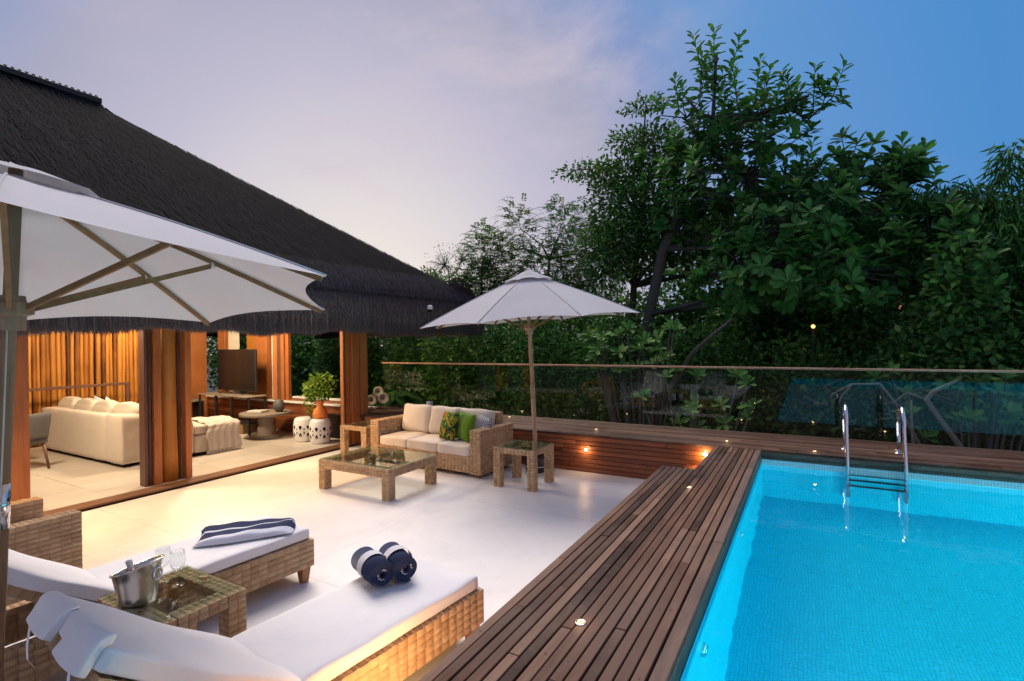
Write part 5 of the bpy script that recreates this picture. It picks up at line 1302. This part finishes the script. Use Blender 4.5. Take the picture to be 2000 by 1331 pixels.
score = LL/np.linalg.norm(LP-np.array([0, 0, 2.0]), axis=1)-0.003*(LP[:, 2] < 2.6)+np.where(LP[:, 2] > 7.0, 0.004, 0)
order = np.argsort(-score); single, rest = order[:280], order[280:]
cr = leaf_mesh('crown', LP[rest], LD[rest], LN[rest], LL[rest], LW[rest], LT[rest], 'leaf_almond', at_, blunt=True); cr['kind'] = 'stuff'
protos = []
for tn in (0.25, 0.45, 0.62, 0.85):
    v = [(0,0,0), (0.145,0.38,0.05), (0.232,0.713,0.02), (0.155,0.90,-0.06), (0,1,-0.12), (-0.155,0.90,-0.06), (-0.232,0.713,0.02), (-0.145,0.38,0.05), (0,0.42,-0.01), (0,0.75,-0.06), (-0.014,0.0,0.012), (0.014,0.0,0.012), (0.012,0.42,0.006), (-0.012,0.42,0.006), (0.004,0.80,-0.052), (-0.004,0.80,-0.052)]
    me = bpy.data.meshes.new('leaf'); me.from_pydata(v, [], [(0,1,8), (1,2,9,8), (2,3,4,9), (0,8,7), (8,9,6,7), (9,4,5,6), (10,11,12,13), (13,12,14,15)]); add_tone(me, [tn]*6+[1.0]*2); me.materials.append(MATS['leaf_almond']); protos.append(me)
ao = Vector(ORG[at_.name])
for i in single:
    dv = Vector(LD[i]).normalized(); nn = Vector(LN[i]); sx = dv.cross(nn).normalized(); nn = sx.cross(dv)
    o = bpy.data.objects.new('leaf', protos[min(3, max(0, int(LT[i]*4)))]); col.objects.link(o); o.parent = at_
    M = Matrix((sx, dv, nn)).transposed().to_4x4(); M.translation = Vector(LP[i])-ao
    o.matrix_local = M @ Matrix.Diagonal((LL[i], LL[i], LL[i], 1))

# --- other trees beyond the railing
G1 = 'trees beyond the railing'
tree('small_leaved_tree', 'dense small leaved tree spreading sideways behind the almond tree', (-4.6, 14.6, -3.2),
     [(-3.75,14,8.35,.75,.5,.20), (-4.3,14,7.5,.65,.5,.30), (-5.4,14,6.9,1.1,.5,.24), (-4.6,14,6.6,1.0,.7,.45), (-3.5,14,7.1,.8,.7,.75), (-4.1,14,5.7,1.5,1.0,.9), (-3.2,14.5,4.6,1.9,1.2,1.1), (-0.9,15,4.8,2.2,1.2,1.3), (-4.6,13.6,4.5,1.2,.9,1.0), (1.2,15.2,4.3,1.6,1.0,1.1)],
     [(-4.6,14.6,-3.2), (-4.5,14.6,1), (-4.3,14.5,3.5), (-4.0,14.3,5.5)], 'leaf', 28000, (0.135, 0.034), 'leaf_small', G1, twigs=120)
tree('drooping_tree', 'dark tree with long drooping leaves at the far end of the railing', (3.4, 13.0, -3.2),
     [(2.15,12,4.45,.75,.5,.35), (3.05,12,4.95,.32,.3,.45), (2.6,12,3.5,1.4,.9,.95), (3.6,12.3,4.0,.8,.6,.7), (1.8,12.3,3.5,.9,.7,.7), (3.4,12.2,2.5,1.3,.8,1.0)],
     [(3.4,13,-3.2), (3.3,12.8,0.5), (3.0,12.4,2.6), (2.8,12.1,4.2)], 'droop', 13000, (0.25, 0.015), 'leaf_dark', G1, twigs=80, trunk_r=0.12)
tree('feathery_tree', 'feathery light tree between the roof and the almond tree, right of the bare twigs', (-7.6, 15.2, -3.2),
     [(-8.25,15,5.7,.55,.5,.9), (-6.65,15,5.6,.6,.6,.9), (-9.0,15,5.0,.5,.5,.8), (-7.6,15,4.2,1.7,.9,.9), (-5.5,14.9,4.4,1.2,.9,1.2), (-6.4,14.6,3.2,1.5,.8,.8), (-8.4,14.7,3.3,1.3,.7,.8)],
     [(-7.6,15.2,-3.2), (-7.5,15.2,1), (-7.4,15.1,3), (-7.2,15,4.6)], 'feather', 50000, (0.11, 0.017), 'leaf_feather', G1, twigs=60, trunk_r=0.10)
tree('feathery_tree', 'thin feathery tree standing just beside the roof corner', (-9.5, 14.4, -3.2),
     [(-9.35,14.4,5.0,.55,.5,.9), (-9.4,14.4,3.9,1.0,.7,.8), (-10.4,14.4,3.6,.9,.6,.6)],
     [(-9.5,14.4,-3.2), (-9.5,14.4,1), (-9.45,14.4,3), (-9.4,14.4,4.6)], 'feather', 20000, (0.11, 0.017), 'leaf_feather', G1, twigs=40, trunk_r=0.07)
tree('bare_tree', 'sparse twiggy tree almost without leaves behind the roof corner', (-12.1, 15.8, -3.2),
     [(-12.0,15.8,4.9,1.0,.6,.9), (-11.2,15.8,5.0,.6,.5,.8)], [(-12.1,15.8,-3.2), (-12.0,15.8,1), (-11.9,15.8,3), (-11.8,15.8,4.4)], 'leaf', 420, (0.07, 0.02), 'leaf_small', G1, twigs=150, trunk_r=0.07)
tree('small_leaved_tree', 'grey green clump of foliage close behind the roof corner', (-11.0, 13.4, -3.2),
     [(-11.0,13.4,3.8,.9,.6,.6), (-10.2,13.4,3.2,.9,.6,.7), (-12.0,13.4,3.9,.6,.5,.5)], [(-11,13.4,-3.2), (-11,13.4,1), (-10.9,13.4,3)], 'leaf', 6500, (0.12, 0.030), 'leaf_small', G1, trunk_r=0.08)
tree('climber_bush', 'bright green leafy climber at the far end of the railing', (2.5, 11.0, -3.2),
     [(2.15,10.7,2.55,.50,.35,1.1), (2.5,10.6,1.4,.8,.35,.7), (1.5,10.8,1.6,.55,.3,.45), (3.2,10.7,1.7,.6,.35,.8)], [(2.5,11,-3.2), (2.5,11,0), (2.4,11.1,1.6)], 'leaf', 4200, (0.15, 0.042), 'leaf_bright', None, 'bush', twigs=40, trunk_r=0.05)
# --- shrubs close behind the glass
sh = [(-12.6,11.4,1.0,1.1,2.2,'leaf_hedge'), (-11.1,11.2,0.9,1.05,2.1,'leaf_hedge'), (-9.6,11.3,0.9,1.1,2.1,'leaf_hedge'), (-8.2,11.0,0.7,1.0,2.0,'leaf_small'), (-6.9,11.4,0.6,1.0,2.2,'leaf_hedge'), (-5.6,11.1,0.6,1.0,2.0,'leaf_dark'),
      (-4.2,11.8,0.5,1.1,2.2,'leaf_hedge'), (-2.9,11.9,0.2,1.1,1.9,'leaf_dark'), (-1.6,12.0,0.2,1.1,1.9,'leaf_dark'), (-0.2,11.9,0.1,1.1,1.8,'leaf_small'), (1.2,12.0,0.1,1.1,1.9,'leaf_dark'), (2.6,12.2,0.0,1.1,1.9,'leaf_dark'), (4.0,12.0,0.2,1.2,2.2,'leaf_dark')]
wh = ['leafy shrub under the roof corner', 'leafy shrub seen past the carved discs', 'round leafy shrub behind the left end of the railing', 'finer leaved shrub behind the outdoor sofa', 'tall leafy shrub left of the parasol pole', 'dark shrub behind the parasol pole',
      'leafy shrub right of the parasol pole', 'dark shrub below the almond tree trunk', 'dark shrub behind the third glass pane', 'fine leaved shrub behind the walkway end', 'dark shrub behind the pool ladder', 'dark shrub under the bright climber', 'dark shrub at the picture edge beyond the pool']
for (x, y, z, rx, rz_, mt), lb in zip(sh, wh):
    tree('shrub', lb, (x, y, -3.2), [(x, y, z-.5, rx*1.05, .8, rz_+.6), (x+rnd.uniform(-.4, .4), y-0.2, z+rz_*0.35, rx*.8, .6, rz_*.75), (x+rnd.uniform(-.4, .4), y-0.25, z-rz_*0.8, rx*.9, .6, rz_*.7)], [(x, y, -3.2), (x, y, -1.5), (x, y, z)], 'leaf', 9000, (0.13, 0.038), mt, 'shrubs behind the glass', 'shrub', twigs=40, trunk_r=0.06)
# plumeria-like shrub with light rosettes
def rosette_shrub(label, base, pts, n, L, mat):
    t_ = thing('rosette_shrub', label, 'shrub', base); m = MB(); P, D, N, LLn, T = [], [], [], [], []
    for p in pts:
        p = Vector(p); m.tube([base, (Vector(base)+p)/2+Vector((0.1, 0, 0.5)), p], [0.04, 0.03, 0.012], 6); a = Vector((rnd.uniform(-.5, .5), -0.5, 0.9)).normalized(); e1 = a.orthogonal().normalized(); e2 = a.cross(e1)
        for i in range(n):
            th_ = i*2.4; tl = R(rnd.uniform(30, 85)); o_ = math.cos(th_)*e1+math.sin(th_)*e2
            P.append(p); D.append(a*math.cos(tl)+o_*math.sin(tl)); N.append(a*math.sin(tl)-o_*math.cos(tl)); LLn.append(L*rnd.uniform(0.7, 1.1)); T.append(rnd.uniform(0.4, 0.95))
    m.build('stem', 'bark', t_, True); P, D, N, LLn, T = [np.array(q, float) for q in (P, D, N, LLn, T)]
    o = leaf_mesh('foliage', P, D, N, LLn, LLn*0.2, T, mat, t_, blunt=True); o['kind'] = 'stuff'
rosette_shrub('shrub with light green rosettes beside the parasol canopy', (-3.3, 10.9, -3.2), [(rnd.uniform(-4.3, -2.3), rnd.uniform(10.3, 10.9), rnd.uniform(1.2, 2.25)) for _ in range(26)], 11, 0.24, 'leaf_hedge')
rosette_shrub('low rosette shrub behind the glass in front of the walkway end', (-2.0, 9.9, -3.2), [(rnd.uniform(-2.8, -0.8), rnd.uniform(9.6, 10.2), rnd.uniform(0.3, 1.3)) for _ in range(14)], 10, 0.22, 'leaf_hedge')
rosette_shrub('rosette shrub behind the glass right of the pool ladder', (1.9, 10.2, -3.2), [(rnd.uniform(0.9, 3.0), rnd.uniform(10.0, 10.5), rnd.uniform(0.2, 1.4)) for _ in range(16)], 10, 0.22, 'leaf_hedge')
# palms
def palm(label, base, h, nfr, L, seed):
    r_ = random.Random(seed); t_ = thing('palm', label, 'palm', base, group='low palms behind the glass'); c = Vector(base)+Vector((0, 0, h)); m = MB().tube([base, c], [0.09, 0.06], 9); P, D, N, LLn, T = [], [], [], [], []
    for k in range(nfr):
        a = 2*math.pi*k/nfr+r_.uniform(-.2, .2); el = r_.uniform(0.35, 1.2); dv = Vector((math.cos(a)*math.cos(el), math.sin(a)*math.cos(el), math.sin(el))); pts = []
        for i in range(9):
            f = i/8; pts.append(c+dv*L*f+Vector((0, 0, -L*0.55*f*f)))
        m.tube(pts, [0.012*(1-0.7*i/8) for i in range(9)], 5)
        for i in range(30):
            f = 0.15+0.85*i/30; p = c+dv*L*f+Vector((0, 0, -L*0.55*f*f)); tg = (dv+Vector((0, 0, -1.1*f))).normalized(); sd_ = tg.cross(Vector((0, 0, 1))).normalized()
            for sg in (-1, 1):
                P.append(p); D.append(sd_*sg+tg*0.6+Vector((0, 0, -0.35))); N.append(sd_.cross(tg)); LLn.append(0.40*(1-0.6*abs(f-0.4))*L/1.1); T.append(r_.uniform(0.3, 0.9))
    m.build('trunk', 'bark', t_, True); P, D, N, LLn, T = [np.array(q, float) for q in (P, D, N, LLn, T)]
    o = leaf_mesh('fronds', P, D, N, LLn, LLn*0.05, T, 'leaf_palm', t_, droop=0.25); o['kind'] = 'stuff'
palm('low palm behind the carved discs', (-9.0, 9.6, -3.2), 3.5, 11, 1.2, 1); palm('low palm behind the sofa', (-7.3, 9.7, -3.2), 3.2, 10, 1.1, 2); palm('low palm outside the pavilion window', (-10.9, 9.4, -3.2), 3.7, 11, 1.2, 3); palm('low palm behind the parasol base', (-4.6, 9.8, -3.2), 3.1, 9, 1.0, 4)
# pale bare limbs behind the glass beyond the pool
t_ = thing('fallen_limb', 'pale bare forked limb behind the glass beyond the pool ladder', 'branch', (2.0, 9.8, -3.2)); m = MB()
m.tube([(2.05,9.85,-3.2), (2.02,9.85,-0.8), (1.95,9.8,0.3), (1.70,9.8,0.72), (1.53,9.8,1.03), (1.62,9.8,1.16), (1.90,9.8,1.33)], [0.06, 0.055, 0.040, 0.036, 0.038, 0.030, 0.016], 9)
m.tube([(1.53,9.8,1.03), (1.3,9.85,1.12), (1.15,9.8,0.98), (1.0,9.8,0.93)], [0.02, 0.014, 0.009, 0.005], 6)
m.tube([(2.3,10.0,-1.5), (1.2,10.0,0.9), (0.97,9.9,1.24), (0.6,9.9,1.22), (0.33,9.9,1.05), (0.30,9.9,0.95)], [0.035, 0.022, 0.020, 0.016, 0.010, 0.005], 7)
m.tube([(0.6,9.9,1.22), (0.45,9.9,1.0), (0.42,9.9,0.88)], [0.018, 0.014, 0.008], 6)
m.tube([(1.5,10.0,-2.0), (1.38,9.9,0.3), (1.36,9.9,1.0)], [0.03, 0.022, 0.014], 6)
for k in range(16):
    x = rnd.uniform(0.2, 2.0); z = rnd.uniform(0.5, 1.3); m.tube([(x, 9.85, z), (x+rnd.uniform(-.2, .2), 9.85, z+rnd.uniform(-.12, .15)), (x+rnd.uniform(-.4, .4), 9.85, z+rnd.uniform(-.2, .3))], [0.008, 0.006, 0.003], 5)
m.build('limb', 'pale_bark', t_, True)
t_ = thing('leaning_branch', 'brown branch leaning across the dark shrubs above the railing', 'branch', (-2.9, 11.0, -3.2))
MB().tube([(-3.2,11.1,-3.2), (-2.9,11.1,0.3), (-2.0,10.6,1.68), (-1.6,10.55,2.05), (-1.25,10.6,2.35)], [0.07, 0.06, 0.042, 0.034, 0.024], 9).build('limb', 'bark', t_, True)
# --- dense wood behind
bk_ = [(-26,17,1.2,3.2,3.4), (-22,15.5,1.0,3.0,3.0), (-18,14.5,0.8,2.6,2.7), (-15.2,13.2,0.7,2.0,2.4), (-15,19,1.3,3.0,3.0), (-10.5,19,1.0,3.0,2.8), (-6.0,18.5,1.2,2.8,2.9), (-2.0,18.0,1.8,2.6,3.0), (2.0,18.5,1.6,2.8,3.0), (5.5,17,1.8,2.6,3.4), (9.0,17,2.0,3.0,3.6), (-0.2,15.5,1.4,2.2,2.2)]
wb = ['broad dark tree farthest left beyond the pavilion window', 'dark tree beyond the pavilion window', 'leafy tree filling the pavilion window', 'leafy tree beside the pavilion window post', 'dark tree in the wood behind the roof corner', 'dark tree in the wood left of the parasol', 'dark tree in the wood behind the parasol',
      'dark tree in the wood behind the almond trunk', 'dark tree in the wood behind the almond crown', 'dark tree in the wood behind the drooping leaves', 'dark tree in the wood outside the picture edge', 'dark tree in the wood straight above the walkway end']
for (x, y, z, rx, rz_), lb in zip(bk_, wb):
    tree('dense_tree', lb, (x, y, -3.2), [(x, y, z, rx, 1.6, rz_), (x+rx*.4, y-.5, z+rz_*.3, rx*.6, 1.2, rz_*.6), (x-rx*.4, y-.4, z+rz_*.25, rx*.6, 1.2, rz_*.65)], [(x, y, -3.2), (x, y, -1), (x, y, z), (x, y, z+rz_*.5)], 'leaf', 8000, (0.24, 0.068), 'leaf_hedge' if x < -14 else 'leaf_dark', 'dense wood behind', twigs=40)
# pot plant
t_ = thing('pot_plant', 'trailing yellow green plant growing in the terracotta vase', 'plant', (-8.27, 6.83, Z0+0.75))
P, d, r = ell_points([(-8.27,6.83,1.18,.30,.27,.22), (-8.42,6.78,1.05,.20,.18,.18), (-8.48,6.74,0.80,.10,.09,.22), (-8.12,6.80,1.08,.18,.16,.18)], 900, 0.4)
o = leaf_mesh('foliage', P, norm(d+rng.normal(size=(900, 3))*.5), norm(rng.normal(size=(900, 3))*.5+np.array([.4, -.5, .8])), rng.uniform(.045, .075, 900), rng.uniform(.018, .03, 900), rng.random(900), 'leaf_pot', t_); o['kind'] = 'stuff'
m = MB()
for k in range(14):
    a = k*0.9; m.tube([(-8.27, 6.83, Z0+0.72), (-8.27+.06*math.cos(a), 6.83+.06*math.sin(a), 0.98), (-8.27+.2*math.cos(a), 6.83+.18*math.sin(a), 1.15)], 0.004, 5)
m.build('stem', 'leaf_pot', t_, True)
# white house glimpsed through the leaves, garden lamp
t_ = thing('white_house', 'white house glimpsed through the leaves beyond the garden', 'house', (3.5, 26, -3.2))
MB().box(-1.0, 9.0, 24, 30, -3.2, 2.9).build('wall', 'house_wall', t_)
for x in (0.5, 2.6, 4.7, 6.8): 
    wn_ = MB().cbox(x-.5, x+.5, 23.95, 24.02, 0.4, 1.8, .02).build('window', 'black_metal', t_); MB().cbox(x-.42, x+.42, 23.93, 23.96, 0.48, 1.72, .005).build('pane', 'screen', wn_)
MB().add([(-1.4,23.6,2.9),(9.4,23.6,2.9),(9.4,30.4,2.9),(-1.4,30.4,2.9),(1.5,27,4.2),(6.5,27,4.2)], [(0,1,5,4),(1,2,5),(2,3,4,5),(3,0,4),(3,2,1,0)]).build('roof', 'terracotta', t_)
t_ = thing('garden_lamp', 'lit garden lamp glowing through the leaves', 'lamp', (0.10, 13.4, -3.2))
MB().tube([(0,0,0), (0,0,5.35)], 0.03, 8).build('post', 'black_metal', t_, True, True)
MB().lathe([(0.0, -0.045), (0.032, -0.032), (0.045, 0.0), (0.032, 0.032), (0.0, 0.045)], (0, -0.08, 5.42), 16).build('globe', 'lamp_glow_soft', t_, True, True)
